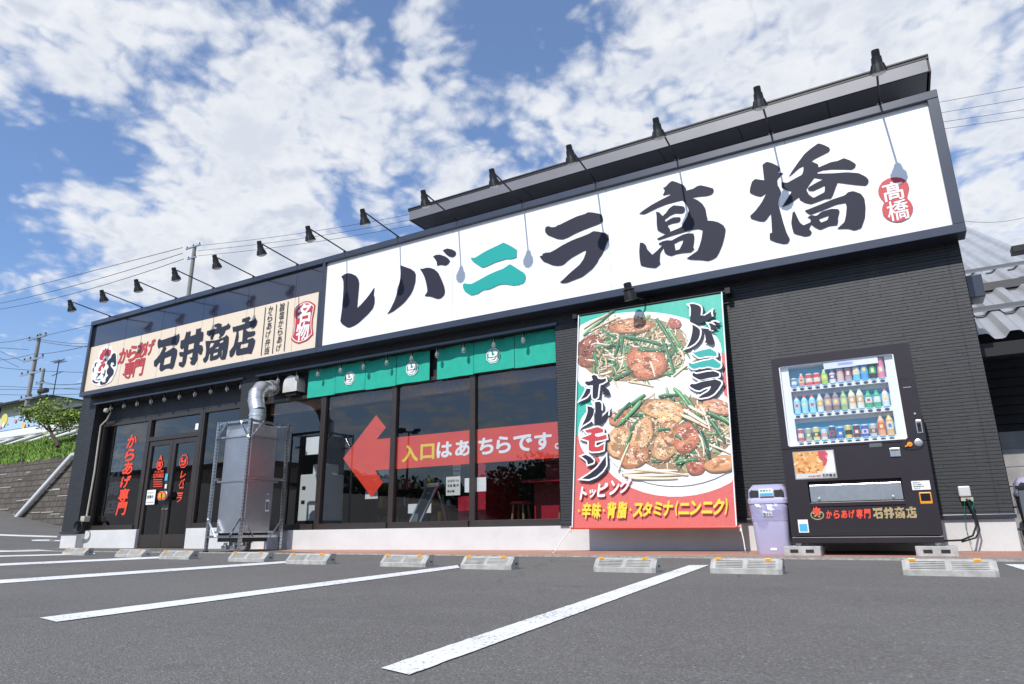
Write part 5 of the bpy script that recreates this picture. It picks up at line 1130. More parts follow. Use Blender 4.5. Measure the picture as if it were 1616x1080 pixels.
# ================================================================== litter bins
def bin_(label, cx, y0, z0=None, rot=0.):
    z0 = tz(0, y0)+.001 if z0 is None else z0; t = thing('litter_bin', label, 'litter bin', (cx, y0, z0)); w0, w1, d0, d1, H = .30, .37, .27, .33, .50
    def rr_(wd, d, z, r=.05, n=4):
        pts = []
        for (sx, sy, a0) in ((1, 1, 0), (-1, 1, 90), (-1, -1, 180), (1, -1, 270)):
            for k in range(n+1):
                a = math.radians(a0+90*k/n); pts.append((cx+sx*(wd/2-r)+r*math.cos(a), y0+.18+sy*(d/2-r)+r*math.sin(a), z))
        return pts
    def loft(rings):
        m_ = MB(); n = len(rings[0]); vs = [p for r in rings for p in r]
        m_.add(vs, [(i*n+k, i*n+(k+1) % n, (i+1)*n+(k+1) % n, (i+1)*n+k) for i in range(len(rings)-1) for k in range(n)] + [tuple(range(n)), tuple((len(rings)-1)*n+k for k in range(n))]); return m_
    loft([rr_(w0, d0, z0), rr_(w0+.01, d0+.01, z0+.012), rr_(w0+.045, d0+.035, z0+.32), rr_(w0+.05, d0+.04, z0+.322), rr_(w1, d1, z0+H-.01)]).build('body', 'bin_lilac', t, smooth=True)
    lid = loft([rr_(w1+.015, d1+.015, z0+H-.01), rr_(w1+.02, d1+.02, z0+H+.03), rr_(w1+.0, d1+.0, z0+H+.045), rr_(w1-.01, d1-.02, z0+H+.13), rr_(w1-.08, d1-.14, z0+H+.18)]).build('lid', 'bin_lilac', t, smooth=True)
    yy = y0+.18-d1/2+.002
    for a, b in ((cx-.165, cx-.075), (cx+.075, cx+.165)):
        s = 1 if a > cx else -1; x_in, x_out = (a, b) if s > 0 else (b, a)
        mb = MB(); mb.add([(x_in, yy, z0+H+.055), (x_out, yy, z0+H+.055), (x_out, yy+.012, z0+H+.105), (x_out-s*.03, yy+.02, z0+H+.132), (x_in, yy+.02, z0+H+.132)], [(0, 1, 2, 3, 4)])
        mb.v = [(x, y-.010, z) for x, y, z in mb.v]; mb.build('opening', 'slot_dark', lid)
    mb = MB(); mb.box(cx-.065, cx+.07, yy-.022, yy-.018, z0+H+.06, z0+H+.135); s = mb.build('sorting_sticker', 'paper', lid); mb = MB(); FS = plane(yy-.024)
    htext(mb, 'あきかん', cx-.055, cx+.055, z0+H+.105, z0+H+.125, FS, .03); mb.box(cx-.06, cx+.065, yy-.0245, yy-.0235, z0+H+.065, z0+H+.09, 1); mb.build('print', ['ink_teal', 'vend_blue'], s)
    mb = MB(); mb.box(cx-.055, cx+.035, y0+.18-.165, y0+.18-.1635, z0+.365, z0+.41); mb.build('label', 'paper', t); mb = MB(); htext(mb, '空かん', cx-.05, cx+.03, z0+.37, z0+.405, plane(y0+.18-.1675), .03); mb.build('label_lettering', 'ink_navy', t)
    mb = MB(); mb.box(cx-.02, cx+.04, y0+.18-.1475, y0+.18-.14, z0+.04, z0+.062); mb.build('sticker', 'paper', t)
    # crumpled clear bag folded over the rim
    rg = random.Random(int(cx*100)); n = 40; mb = MB(); rings = []
    for j in range(6):
        ring_ = []
        for k in range(n):
            a = 2*math.pi*k/n; e = 1.0+.025*math.sin(5*a+j)+rg.uniform(-.02, .03)+(.0, .07, .10, .09, .06, .03)[j]
            c, s = math.cos(a), math.sin(a); q_ = (abs(c)**4+abs(s)**4)**-.25
            ring_.append((cx+c*q_*w1/2*e, y0+.18+s*q_*d1/2*e, z0+H-.004-j*.034+rg.uniform(-.008, .008)*(j > 0)-(.06 if j == 5 and k % 9 < 3 else 0)))
        rings.append(ring_)
    mb.add([p for r in rings for p in r], [(i*n+k, i*n+(k+1) % n, (i+1)*n+(k+1) % n, (i+1)*n+k) for i in range(5) for k in range(n)]); mb.build('bag', 'film', t)
bin_('lilac litter bin with a clear bag, left of the vending machine', -1.19, 7.27); bin_('second lilac litter bin, half hidden behind the right corner of the building', 1.20, 8.55, .16)

# ================================================================== wheel stops
def make_stop():
    t = thing('wheel_stop', '', 'wheel stop', (0, 0, 0), 'concrete wheel stops in front of the walkway')
    L, D, H = .53, .15, .105; mb = MB()
    prof = [(0, 0), (0, .038), (.062, H-.004), (.070, H), (D-.004, H), (D, H-.006), (D, 0)]
    n = 22; xs = [-L/2+L*i/n for i in range(n+1)]; vs = []
    for x in xs:
        e = .018*max(0, (abs(x)-(L/2-.02))/.02); vs += [(x, y+(e if j < 3 else 0), z) for j, (y, z) in enumerate(prof)]
    m_ = len(prof); mb.add(vs, [(i*m_+j, (i+1)*m_+j, (i+1)*m_+j+1, i*m_+j+1) for i in range(n) for j in range(m_-1)] + [tuple(range(m_)), tuple(n*m_+k for k in range(m_))])
    mb.build('block', 'stop_concrete', t)
    mb = MB(); a0, a1 = Vector((0, .0, .038)), Vector((0, .062, .101)); nrm = Vector((0, -.71, .70))
    for s in (-1, 1):
        for k in range(5):
            f = .12+.165*k; f2 = f+.06; p, q_ = a0.lerp(a1, f), a0.lerp(a1, f2); xa, xb = (.018, L/2-.045) if s > 0 else (-L/2+.045, -.018)
            p = p+nrm*.0006; q_ = q_+nrm*.0006; mb.quad((xa, p.y, p.z), (xb, p.y, p.z), (xb, q_.y, q_.z), (xa, q_.y, q_.z))
        mb.build('ribs', ['slot_rib', 'stop_concrete'], t)
    for x in (-.205, .165):
        mb = MB(); mb.box(x-.022, x+.022, .052, .085, H-.014, H+.005); r = mb.build('reflector', 'reflector', t, bevel=.003); mb = MB(); mb.box(x-.012, x+.012, .0505, .053, H-.008, H+.0); mb.build('reflector_lens', 'orange', r)
    mb = MB(); mb.box(L/2-.002, L/2+.0015, .085, .125, .04, .055); mb.build('cast_mark', 'slot_rib', t)
    return t
mat('slot_rib', (.12, .115, .105), .9, var=.2, vscale=20)
stop = make_stop()
SP = [(1426, 909, 1578, 911), (1118, 906, 1236, 907), (935, 903, 1034, 905), (726, 898, 804, 900), (600, 894, 667, 896), (452, 890, 509, 892), (360, 886, 412, 888), (251, 882, 293, 884), (180, 879, 220, 881), (97, 876, 130, 877)]
LB = ['concrete wheel stop in front of the right foot of the vending machine, the largest', 'concrete wheel stop below the left foot of the vending machine, touching the long right-hand line', 'concrete wheel stop below the food poster', 'concrete wheel stop at the end of the line under the rightmost wide window', 'concrete wheel stop below the dark stain on the plinth', 'concrete wheel stop just right of the steel rack', 'concrete wheel stop in front of the foot of the steel rack', 'concrete wheel stop left of the steel rack, near its foot', 'concrete wheel stop in front of the door', 'concrete wheel stop below the left corner pier']
first = True
for (a, b, c, d), lb in zip(SP, LB):
    p, q_ = ground(a, b), ground(c, d); x = (p.x+q_.x)/2; y = (p.y+q_.y)/2; loc = (x, y, gz(x, y)-.003)
    if first: stop.location = loc; stop['label'] = lb; first = False; o = stop
    else: o = dup(stop, loc, lb)
    o.scale = (abs(q_.x-p.x)/.53 if abs(q_.x-p.x) < .62 else 1.13, 1, 1); o.rotation_euler = (0, .003, 0)
t = thing('wheel_stop', 'dark long kerb block lying beyond the left corner of the building', 'wheel stop', tuple(at(52, 862, 10.2)), 'blocks beyond the left corner')
c = at(52, 862, 10.2); mb = MB(); a = at(28, 863, 10.2); b = at(76, 863, 10.2); h = .17; mb.box(a.x, b.x, 10.2, 10.35, c.z-.03, c.z+.17); mb.build('block', 'stop_concrete', t, bevel=.02)

# ================================================================== exhaust unit in its rack, with duct
rk = thing('steel_rack', 'galvanised slotted-angle steel frame standing round the exhaust box', 'frame', (-9.1, 7.4, .13))
RX0, RX1, RY0, RY1, RZ0, RZ1 = -9.42, -8.63, 7.04, 7.84, .14, 2.12
def slotted(a, b, wd=.042, faces=((0, -1), (1, 0)), name='post'):
    """angle section with rows of slots on its two visible faces"""
    mb = MB(); a = Vector(a); b = Vector(b); d = (b-a).normalized(); L = (b-a).length
    u = Vector((1, 0, 0)) if abs(d.x) < .7 else Vector((0, 0, 1)); v = Vector((0, 1, 0)) if abs(d.y) < .7 else Vector((1, 0, 0))
    if abs(d.x) >= .7: v = Vector((0, 1, 0))
    if abs(d.y) >= .7: u = Vector((0, 0, 1)); v = Vector((1, 0, 0))
    th = .003
    def plate(o_, e1, e2, w_, t_):
        p = [o_, o_+e1*w_, o_+e1*w_+e2*t_, o_+e2*t_]; mb.add([tuple(x+d*k) for k in (0, L) for x in p], [(0, 1, 2, 3), (7, 6, 5, 4), (0, 4, 5, 1), (1, 5, 6, 2), (2, 6, 7, 3), (3, 7, 4, 0)])
    plate(a, u, v, wd, th); plate(a+u*(wd-th), v, u, wd, th) if True else None
    n = int(L/.05)
    for k in range(n):
        s = (k+.5)*L/n
        for (e1, o_) in ((u, a-v*.001), (v, a+u*(wd+.001))):
            p = o_+d*(s-.013)+e1*(wd*.36); mb.add([tuple(p), tuple(p+e1*wd*.28), tuple(p+e1*wd*.28+d*.026), tuple(p+d*.026)], [(0, 1, 2, 3)], 1)
    return mb.build(name, ['galvanised', 'slot_dark'], rk)
for x, y in ((RX0, RY0), (RX1-.042, RY0), (RX0, RY1-.042), (RX1-.042, RY1-.042)): slotted((x, y, RZ0), (x, y, RZ1))
for z in (.33, RZ1-.045, 1.20):
    slotted((RX0+.03, RY0+.004, z), (RX1-.03, RY0+.004, z), .036, name='rail') if z != 1.2 else None
    slotted((RX1-.046, RY0+.03, z), (RX1-.046, RY1-.03, z), .036, name='rail')
    slotted((RX0+.03, RY1-.044, z), (RX1-.03, RY1-.044, z), .036, name='rail')
    slotted((RX0+.004, RY0+.03, z), (RX0+.004, RY1-.03, z), .036, name='rail')
def brace(a, b): mb = MB(); mb.bar(a, b, .03, .006); mb.build('brace', 'galvanised', rk)
yf, xr = RY0-.006, RX1+.004
for z, s in ((.62, -1), (RZ1-.30, 1)):
    e = .28*s
    brace((RX0+.02, yf, z), (RX0+.24, yf, z+e)); brace((RX1-.02, yf, z), (RX1-.24, yf, z+e)); brace((xr, RY0+.02, z), (xr, RY0+.24, z+e)); brace((xr, RY1-.02, z), (xr, RY1-.24, z+e))
for x in (RX0+.02, RX1-.02):
    for y in (RY0+.02, RY1-.02): MB().box(x-.03, x+.03, y-.03, y+.03, tz(x, y)+.001, RZ0+.005).build('foot', 'black_metal', rk)
bx_ = thing('exhaust_box', 'tall galvanised sheet-metal exhaust box inside the steel rack', 'exhaust box', (-9.05, 7.45, .40))
X0, X1, Y0, Y1 = -9.36, -8.72, 7.13, 7.72
for nm, z0, z1 in (('lower_panel', .42, 1.17), ('upper_panel', 1.19, 1.86), ('top_hood', 1.88, 2.06)):
    ch_ = .07; pl_ = [(X0+ch_, Y0), (X1-ch_*.5, Y0), (X1, Y0+ch_*.5), (X1, Y1-ch_), (X1-ch_, Y1), (X0+ch_, Y1), (X0, Y1-ch_), (X0, Y0+ch_)]
    m_ = MB(); m_.add([(x, y, z) for z in (z0, z1) for x, y in pl_], [tuple(range(8)), tuple(range(8, 16))]+[(k, (k+1) % 8, 8+(k+1) % 8, 8+k) for k in range(8)])
    m_.build(nm, 'galvanised_sheet' if nm != 'top_hood' else 'duct_metal', bx_, bevel=.006)
mb = MB()
for z in (.40, 1.165, 1.858): mb.box(X0-.018, X1+.018, Y0-.018, Y1+.018, z, z+.026)
mb.build('flange', 'galvanised', bx_)
mb = MB()
for z in (.55, .75, .95, 1.3, 1.5, 1.7):
    for k in range(6): mb.lathe((X0+.06+k*.1, Y0, z), [(.004, 0), (.003, .002)], 6, axis=(0, -1, 0))
    for k in range(6): mb.lathe((X1, Y0+.06+k*.09, z), [(.004, 0), (.003, .002)], 6, axis=(1, 0, 0))
mb.build('rivets', 'steel', bx_)
mb = MB(); mb.box(X0+.05, X1-.05, Y0+.05, Y1-.05, .27, .40); mb.build('fan_box', 'black_metal', bx_)
for x in (-9.2, -9.0, -8.85): MB().lathe((x, 7.25, .16), [(.06, 0), (.06, .05), (.03, .06), (.03, .1)], 14).build('mount', 'steel', bx_)
t = thing('hanging_tag', 'white tag with blue bars hung on the exhaust box', 'tag', (X1+.01, 7.58, .85)); mb = MB(); mb.box(X1+.006, X1+.009, 7.53, 7.60, .72, .90); mb.build('card', 'paper', t); mb = MB()
for k in range(4): mb.box(X1+.0095, X1+.0105, 7.537+k*.015, 7.547+k*.015, .745, .87)
mb.build('print', 'ink_navy', t); mb = MB(); mb.lathe((X1, 7.565, .985), [(.022, 0), (.018, .01), (0, .012)], 14, axis=(1, 0, 0)); mb.tube([(X1+.012, 7.565, .975), (X1+.014, 7.565, .90)], .003, 5); mb.build('hook', 'bin_lilac', t)
dc = thing('exhaust_duct', 'shiny round metal duct rising from the exhaust box and bending into the wall', 'duct', (-8.98, 7.43, 2.06))
DR = .155; cx, cy = -8.95, 7.42; DR = .128
MB().lathe((cx, cy, 2.05), [(DR+.012, 0), (DR+.012, .02), (DR, .022), (DR, .17), (DR+.008, .175), (DR+.008, .195), (DR, .20), (DR, .28)], 28).build('riser', 'duct_metal', dc, smooth=True)
en = at(437, 611, 8.22); path = [Vector((cx, cy, 2.32)), Vector((cx-.07, cy, 2.50)), Vector((cx-.12, cy+.05, 2.62)), Vector((cx-.16, cy+.16, 2.73)), Vector((cx-.21, cy+.32, 2.765)), Vector((en.x, 8.22, en.z))]
mb = MB()
for a, b in zip(path[:-1], path[1:]):
    d = (b-a); L = d.length; mb.lathe(a, [(DR, 0), (DR, L)], 28, axis=d)
    if b is not path[-1]: mb.lathe(b, [(DR+.006, -.010), (DR+.006, .010)], 28, axis=d)
    mb.lathe(b-d.normalized()*.02, [(DR*.99, 0), (DR*.97, .05)], 28, axis=d)
mb.lathe(path[4].lerp(path[5], .45), [(DR+.006, -.01), (DR+.006, .01)], 28, axis=path[5]-path[4])
mb.build('bend', 'duct_metal', dc, smooth=True)
t = thing('vent_hood', 'rounded pale metal vent hood on the wall left of the green curtain', 'vent hood', (-9.0, 8.1, 2.75))
mb = MB(); n = 12; prof = [(-.17, 0), (-.17, .14)] + [(.17*math.cos(math.pi-math.pi*k/n), .14+.15*math.sin(math.pi*k/n)) for k in range(1, n)] + [(.17, .14), (.17, 0)]
xo = -8.93; vs = [(xo+x, y, 2.735+z) for y in (8.02, 8.215) for x, z in prof]; m_ = len(prof)
mb.add(vs, [tuple(range(m_))]+[(k, k+1, m_+k+1, m_+k) for k in range(m_-1)]); mb.build('hood', 'hood', t, bevel=.008); MB().box(xo-.12, xo+.12, 8.06, 8.2, 2.68, 2.735).build('louvre', 'slot_dark', t)

# conduit and coil at the left corner
t = thing('conduit', 'ivory conduit down the left corner pier with a coil of black cable at its foot', 'conduit', (-14.6, 8.1, .6))
mb = MB(); P_ = [at(x, y, 8.06) for x, y in ((172, 650), (166, 662), (156, 672), (152, 700), (146, 745), (138, 790), (133, 818))]; P_ = [(p.x, 8.1, p.z) for p in P_]; mb.tube(P_, .018, 8); mb.build('pipe', 'pipe_ivory', t, smooth=True)
mb = MB(); c = P_[-1]; mb.box(c[0]-.07, c[0]+.07, 8.02, 8.14, c[2]-.07, c[2]+.04); mb.build('junction_box', 'pipe_ivory', t, bevel=.008)
mb = MB(); mb.lathe((P_[0][0], 8.0, P_[0][2]-.03), [(.02, 0), (.05, .02), (.05, .07), (.03, .09)], 12); mb.build('pipe_head', 'pipe_ivory', t)
mb = MB()
for k in range(4): mb.tube([(c[0]+(.12+.01*k)*math.cos(a*.35)-.02, 8.0-.01*k, c[2]-.17+(.10+.008*k)*math.sin(a*.35)) for a in range(19)], .009, 6)
mb.build('cable_coil', 'cable', t)
# outlet and cables at the right
t = thing('outlet_box', 'ivory outdoor socket box with black and green cables right of the vending machine', 'socket', (.5, 7.98, .62))
mb = MB(); mb.box(.475, .575, 7.93, 7.985, .64, .74); mb.build('cover', 'hood', t, bevel=.01); MB().box(.485, .585, 7.945, 7.985, .60, .635).build('socket_base', 'pipe_ivory', t)
mb = MB(); mb.tube([(.53, 7.94, .62), (.56, 7.92, .5), (.57, 7.9, .38), (.52, 7.86, .28), (.42, 7.8, .24), (.28, 7.75, .235)], .009, 7); mb.tube([(.55, 7.94, .61), (.58, 7.92, .45), (.585, 7.9, .33), (.54, 7.86, .26), (.42, 7.8, .225)], .008, 7); mb.build('power_cable', 'cable', t)
mb = MB(); mb.tube([(.55, 7.935, .62), (.585, 7.92, .58), (.56, 7.92, .53), (.565, 7.93, .48)], .006, 6); mb.tube([(.51, 7.935, .6), (.49, 7.93, .45), (.48, 7.93, .35), (.5, 7.92, .2)], .003, 6); mb.build('earth_wire', 'cable_green', t)
# ================================================================== right: stair canopy behind the building
cn = thing('stair_canopy', 'grey corrugated plastic roof over the outside stairs behind the right corner', 'canopy', (1.6, 9.0, 2.6))
def corr(x0, x1, y0, z0, L, sl, n=None, pitch=.30, amp=.038):
    mb = MB(); n = int((x1-x0)/pitch*12); vs = []
    prof = lambda x: amp*max(-1, min(1, 1.7*math.sin(2*math.pi*x/pitch)))
    for j in range(2):
        for i in range(n+1):
            x = x0+(x1-x0)*i/n; vs.append((x, y0+j*L*math.cos(sl), z0+j*L*math.sin(sl)+prof(x-x0)))
    mb.add(vs, [(i, i+1, n+2+i, n+1+i) for i in range(n)]); return mb
sl = math.radians(26)
cY, cZ = 9.0, 0
e = at(1572, 530, cY); cZ = e.z
def roof_t(px, py):                     # distance up the roof slope at which a sight line meets it
    d = ray(px, py); t_ = (cZ-CAM.z-cY*math.tan(sl))/(d.z-d.y*math.tan(sl)); return (d.y*t_-cY)/math.cos(sl), (CAM+d*t_).x
a1, a2, a3 = roof_t(1535, 500)[0], roof_t(1525, 437)[0], roof_t(1552, 353)[0]
for k, (a, L) in enumerate(((0, a1+.12), (a1, a2-a1+.12), (a2, a3-a2))):
    corr(.98, 2.9 if k < 2 else roof_t(1581, 386)[1], cY+a*math.cos(sl), cZ+a*math.sin(sl)+.02*k, L, sl).build('corrugated_sheet', 'canopy', cn)
for a in (a1, a2):
    mb = MB(); y, z = cY+a*math.cos(sl), cZ+a*math.sin(sl)+.06; mb.box(.95, 2.9, y-.03, y+.02, z, z+.05); mb.build('batten', 'panel_grey', cn); mb = MB(); mb.box(.95, 2.9, y-.035, y-.03, z-.02, z+.0); mb.build('batten_edge', 'fascia', cn)
mb = MB(); mb.box(.95, 3.2, cY+.03, cY+.16, cZ-.22, cZ-.07); mb.build('eave_beam', 'black_metal', cn)
p = at(1537, 458, 8.6); MB().box(p.x-.16, p.x+.09, 8.55, 8.85, p.z-.10, p.z+.16).build('downpipe_head', 'navy_metal', cn, bevel=.01)
ow = thing('lap_board_wall', 'dark lap-board wall in shade behind the right corner under the stair canopy', 'wall', (2.5, 11.5, 0))
mb = MB(); 
for k in range(22):
    z = .95+k*.13; mb.add([(.95, 11.5, z), (5.5, 11.5, z), (5.5, 11.53, z+.13), (.95, 11.53, z+.13), (.95, 11.53, z), (5.5, 11.53, z)], [(0, 1, 2, 3), (0, 1, 5, 4)])
mb.build('boards', 'panel_dark', ow) if 'panel_dark' in M else mb.build('boards', mat('panel_dark', (.03, .03, .034), .6, var=.2), ow)
sp_ = thing('outside_steps', 'pale concrete outside steps seen past the right corner of the building', 'steps', (2, 10, 0))
for k in range(6): MB().box(.95, 4.5, 9.0+k*.26, 11.45, .1+k*.235, .1+(k+1)*.235-.02).build('step', 'stair_grey', sp_, bevel=.01)
pn = thing('grey_panel', 'grey upright board at the extreme right edge beside the second bin', 'board', (1.3, 8.3, .1))
a = at(1606, 772, 8.1); MB().box(a.x, a.x+.9, 8.1, 8.14, .12, a.z).build('board', 'panel_grey', pn, bevel=.004); MB().box(a.x-.012, a.x+.91, 8.085, 8.15, a.z, a.z+.03).build('board_frame', 'black_metal', pn)
a = at(1597, 393, 12); fb = thing('far_gutter', 'dark gutter end jutting in high at the right edge', 'gutter', tuple(a)); MB().box(a.x, a.x+3, 12, 12.2, a.z-.06, a.z+.05).build('gutter', 'black_metal', fb, bevel=.01)

# ================================================================== left: retaining wall, bank, tree, rail, house
WY = 13.0
tl = at(112, 716, WY); x_w0, x_w1 = at(-140, 800, WY).x, -14.5
rw = thing('retaining_wall', 'sloping grey block retaining wall under the grassy bank', 'retaining wall', (-22, WY, 0))
mb = MB(); zt = tl.z; n = 30
vs = []
for i in range(n+1):
    x = x_w0+(x_w1-x_w0)*i/n; zb = gz(x, WY)-.1; ztt = zt+.004*(x+21)
    for j in range(9): vs.append((x, WY-.0+.35*j/8, zb+(ztt-zb)*j/8))
mb.add(vs, [(9*i+j, 9*i+9+j, 9*i+10+j, 9*i+1+j) for i in range(n) for j in range(8)]); mb.build('face', 'retaining_blocks', rw)
mb = MB(); mb.box(x_w0, x_w1, WY+.33, WY+.55, zt-.25, zt-.02); mb.build('coping', 'retaining_blocks', rw)
mb = MB(); rr = random.Random(8)
for _ in range(44):
    x = rr.uniform(-31, -19.5); z = rr.uniform(.9, zt-.4); zb = gz(x, WY)-.1; y = WY+.35*(z-zb)/(zt-zb)-.006; mb.box(x, x+rr.uniform(.2, 1.1), y-.004, y+.01, z, z+.026)
mb.build('mortar_runs', 'pipe_ivory', rw)
a, b = at(104, 717, WY), at(30, 821, WY)
t = thing('drain_pipe', 'pale grey drain pipe lying diagonally down the block retaining wall', 'pipe', (a.x, WY, b.z)); mb = MB(); mb.tube([(a.x+.1, WY+.5, a.z+.02), (a.x, WY+.20, a.z-.02), (b.x, WY-.12, b.z+.05)], .085, 14); mb.build('pipe', 'fascia_pipe' if 'fascia_pipe' in M else mat('fascia_pipe', (.66, .67, .69), .35), t, smooth=True)
# grass bank
BS = (at(40, 697, WY+3.62).z-zt)/3.2
def bankz(x, y): return zt-.05+.004*(x+21)+(y-WY-.4)*BS+.05*noise.noise(Vector((x*.6, y*.6, 0)))
mb = MB(); nx, ny = 46, 10; vs = [(x_w0+(x_w1-x_w0)*i/nx, WY+.42+j*.32, bankz(x_w0+(x_w1-x_w0)*i/nx, WY+.42+j*.32)) for i in range(nx+1) for j in range(ny+1)]
mb.add(vs, [(i*(ny+1)+j, (i+1)*(ny+1)+j, (i+1)*(ny+1)+j+1, i*(ny+1)+j+1) for i in range(nx) for j in range(ny)])
y2 = WY+.42+ny*.32; zz = bankz(-20, y2); mb.quad((x_w0-200, y2, zz), (x_w1, y2, zz), (x_w1, 90, zz-.6), (x_w0-200, 90, zz-.6))
tag(mb.build('grassy_bank', 'soil', smooth=True), kind='structure')
mb = MB(); rr = random.Random(4)
for _ in range(46000):
    x = rr.uniform(-42, -17.5); f = rr.random(); y = WY+.34+f*2.7; z = bankz(x, max(y, WY+.42)); cl = .5+.9*max(0, noise.noise(Vector((x*1.1, y*1.6, 3)))); h = rr.uniform(.14, .42)*cl+.06; h *= 1.0 if f > .04 else .7
    a = rr.uniform(0, 3.14); wdt = rr.uniform(.015, .05); ln = rr.uniform(-.1, .1); dx_, dy_ = math.cos(a)*wdt, math.sin(a)*wdt
    mb.add([(x-dx_, y-dy_, z-.02), (x+dx_, y+dy_, z-.02), (x+dx_*.9+ln, y+dy_+ln*.5, z+h*.6), (x+ln*1.4, y+ln, z+h), (x-dx_*.9+ln, y-dy_+ln*.5, z+h*.55)], [(0, 1, 2, 3, 4)], rr.choice((0, 0, 1, 0, 2)))
tag(mb.build('bank_grass', ['grass_blade', 'leaf', 'leaf_dark']), kind='stuff')
# guard rail
gr_ = thing('guardrail', 'white road guardrail running along the top of the grassy bank', 'guardrail', (-25, y2, zz))
a, b = at(-60, 682, y2), at(125, 675, y2); mb = MB()
zr = at(60, 677, y2).z
mb.box(x_w0-4, -16, y2-.06, y2, zr-.22, zr+.12)
mb.build('rail', 'guardrail', gr_, bevel=.02)
for k in range(13): MB().tube([(-43+k*2.0, y2+.06, zz-.3), (-33+k*2.0, y2+.06, zr+.2)], .06, 10).build('post', 'guardrail', gr_)
mb = MB(); mb.box(x_w0-4, -16, y2+.12, y2+.2, zz-.3, zr-.26); mb.build('footing', 'stair_grey', gr_)
# tree
def tree(label, base, crown_px, Y, n_leaf, seed, leafm='leaf', lean=(0, 0), R=1.0, squash=.5):
    rg = random.Random(seed); t = thing('small_tree', label, 'tree', tuple(base)); tr = MB(); tips = []
    base = Vector(base)
    def limb(p, d, L, r, dep):
        pts = [p]; rs = [r]; q_ = p; dd = d.normalized()
        for k in range(5):
            dd = (dd+Vector((rg.uniform(-.25, .25), rg.uniform(-.25, .25), rg.uniform(-.12, .2)))).normalized(); q_ = q_+dd*L/5; pts.append(q_); rs.append(r*(1-.12*(k+1)))
        tr.tube([tuple(x) for x in pts], rs, 7)
        if dep == 0: tips.extend(pts[2:]); return
        for k in range(3 if dep > 1 else 4):
            i = rg.choice((2, 3, 4, 5)); a = rg.uniform(0, 6.28); limb(pts[i], (dd*.35+Vector((math.cos(a), math.sin(a), rg.uniform(-.05, .55)))), L*rg.uniform(.55, .8), rs[i]*.6, dep-1)
        tips.extend(pts[3:])
    c = crown_px; limb(base, Vector((lean[0], lean[1], 1)), c[2]*.55, .09*R, 3)
    tr.build('trunk', 'bark', t, smooth=True)
    lf = MB(); C0 = Vector((c[0], Y, c[1]))
    for k in range(n_leaf):
        p = rg.choice(tips)+Vector((rg.gauss(0, .13), rg.gauss(0, .13), rg.gauss(0, .09)))*R
        s = rg.uniform(.035, .075)*R; u = Vector((rg.gauss(0, 1), rg.gauss(0, 1), rg.gauss(0, .5))).normalized(); v = u.cross(Vector((rg.gauss(0, 1), rg.gauss(0, 1), rg.gauss(0, 1)))).normalized()
        lf.add([tuple(p-u*s), tuple(p+v*s*.5), tuple(p+u*s), tuple(p-v*s*.5)], [(0, 1, 2, 3)], rg.choice((0, 0, 0, 1, 2)))
    lf.build('crown', [leafm, 'grass_blade', 'leaf_dark'], t); return t
by = 14.2; b0 = at(93, 697, by); c0 = at(78, 652, by)
tree('small spreading tree with light green leaves on the grassy bank', (b0.x, by, b0.z-.2), (c0.x, c0.z, 2.7), by, 4200, 12, lean=(-1.0, 0), R=.95)
for i in range(7):
    x = -29+i*1.7; pass
# colourful banner fence, house
BH = .0
bn = thing('fence_banner', 'colourful yellow, pink and blue banner on the fence beyond the guardrail', 'banner', tuple(at(25, 665, 17)))
a, b = at(-40, 655, 17), at(62, 673, 17); za_, zb_ = at(30, 656, 17).z, at(30, 678, 17).z; a.z = za_; b.z = zb_; mb = MB(); mb.box(a.x, b.x, 17, 17.03, b.z-.1, a.z, col=(.42, .58, .68)); mb.box(a.x, b.x, 16.99, 17, b.z-.1, b.z+.06, col=(.08, .18, .45))
mb.lathe((at(6, 665, 16.98).x, 16.985, at(6, 665, 17).z+.05), [(.33, 0), (.33, .01)], 24, axis=(0, -1, 0), col=(.72, .60, .12)); rr = random.Random(9)
for k in range(16): x = a.x+rr.uniform(.2, b.x-a.x-.2); z = rr.uniform(b.z, a.z-.1); r = rr.uniform(.05, .17); mb.lathe((x, 16.97-.001*k, z), [(r, 0), (r, .01)], 12, axis=(0, -1, 0), col=rr.choice([(.8, .15, .4), (.9, .9, .9), (.1, .3, .7), (.9, .5, .1), (.2, .6, .3)]))
mb.build('printed_sheet', 'label_print', bn)
hs = thing('house', 'pale house with a grey hipped roof behind the tree and poles', 'house', tuple(at(50, 650, 22)))
a, b = at(-60, 640, 22), at(92, 640, 22); r0_, r1_ = at(38, 620, 25).x, at(68, 620, 25).x; ze = at(60, 632, 22).z; zp = at(70, 620.5, 24.5).z
mb = MB(); mb.box(a.x, b.x-.4, 22, 29, 1, ze); mb.build('wall', 'house_wall', hs)
mb = MB(); x0, x1 = a.x-.5, b.x; mb.add([(x0, 21.4, ze), (x1, 21.4, ze), (x1, 29.6, ze), (x0, 29.6, ze), (r0_, 25, zp), (r1_, 25, zp)], [(0, 1, 5, 4), (1, 2, 5), (2, 3, 4, 5), (3, 0, 4), (0, 3, 2, 1)]); mb.box(x0, x1, 21.4, 21.5, ze-.18, ze); rf = mb.build('roof', 'roof_tile', hs)
MB().tube([(x0+.1, 21.3, ze-.05), (x1-.1, 21.3, ze-.05)], .07, 8).build('gutter', 'dark_frame', rf)
for px in (-6, 98):
    c = at(px, 648, 21.98); m_ = MB(); m_.box(c.x-.6, c.x+.6, 21.95, 22, c.z-.5, c.z+.5); wv = m_.build('window', 'dark_frame', hs); MB().box(c.x-.5, c.x+.5, 21.93, 21.95, c.z-.42, c.z+.42).build('pane', 'screen_glass', wv)
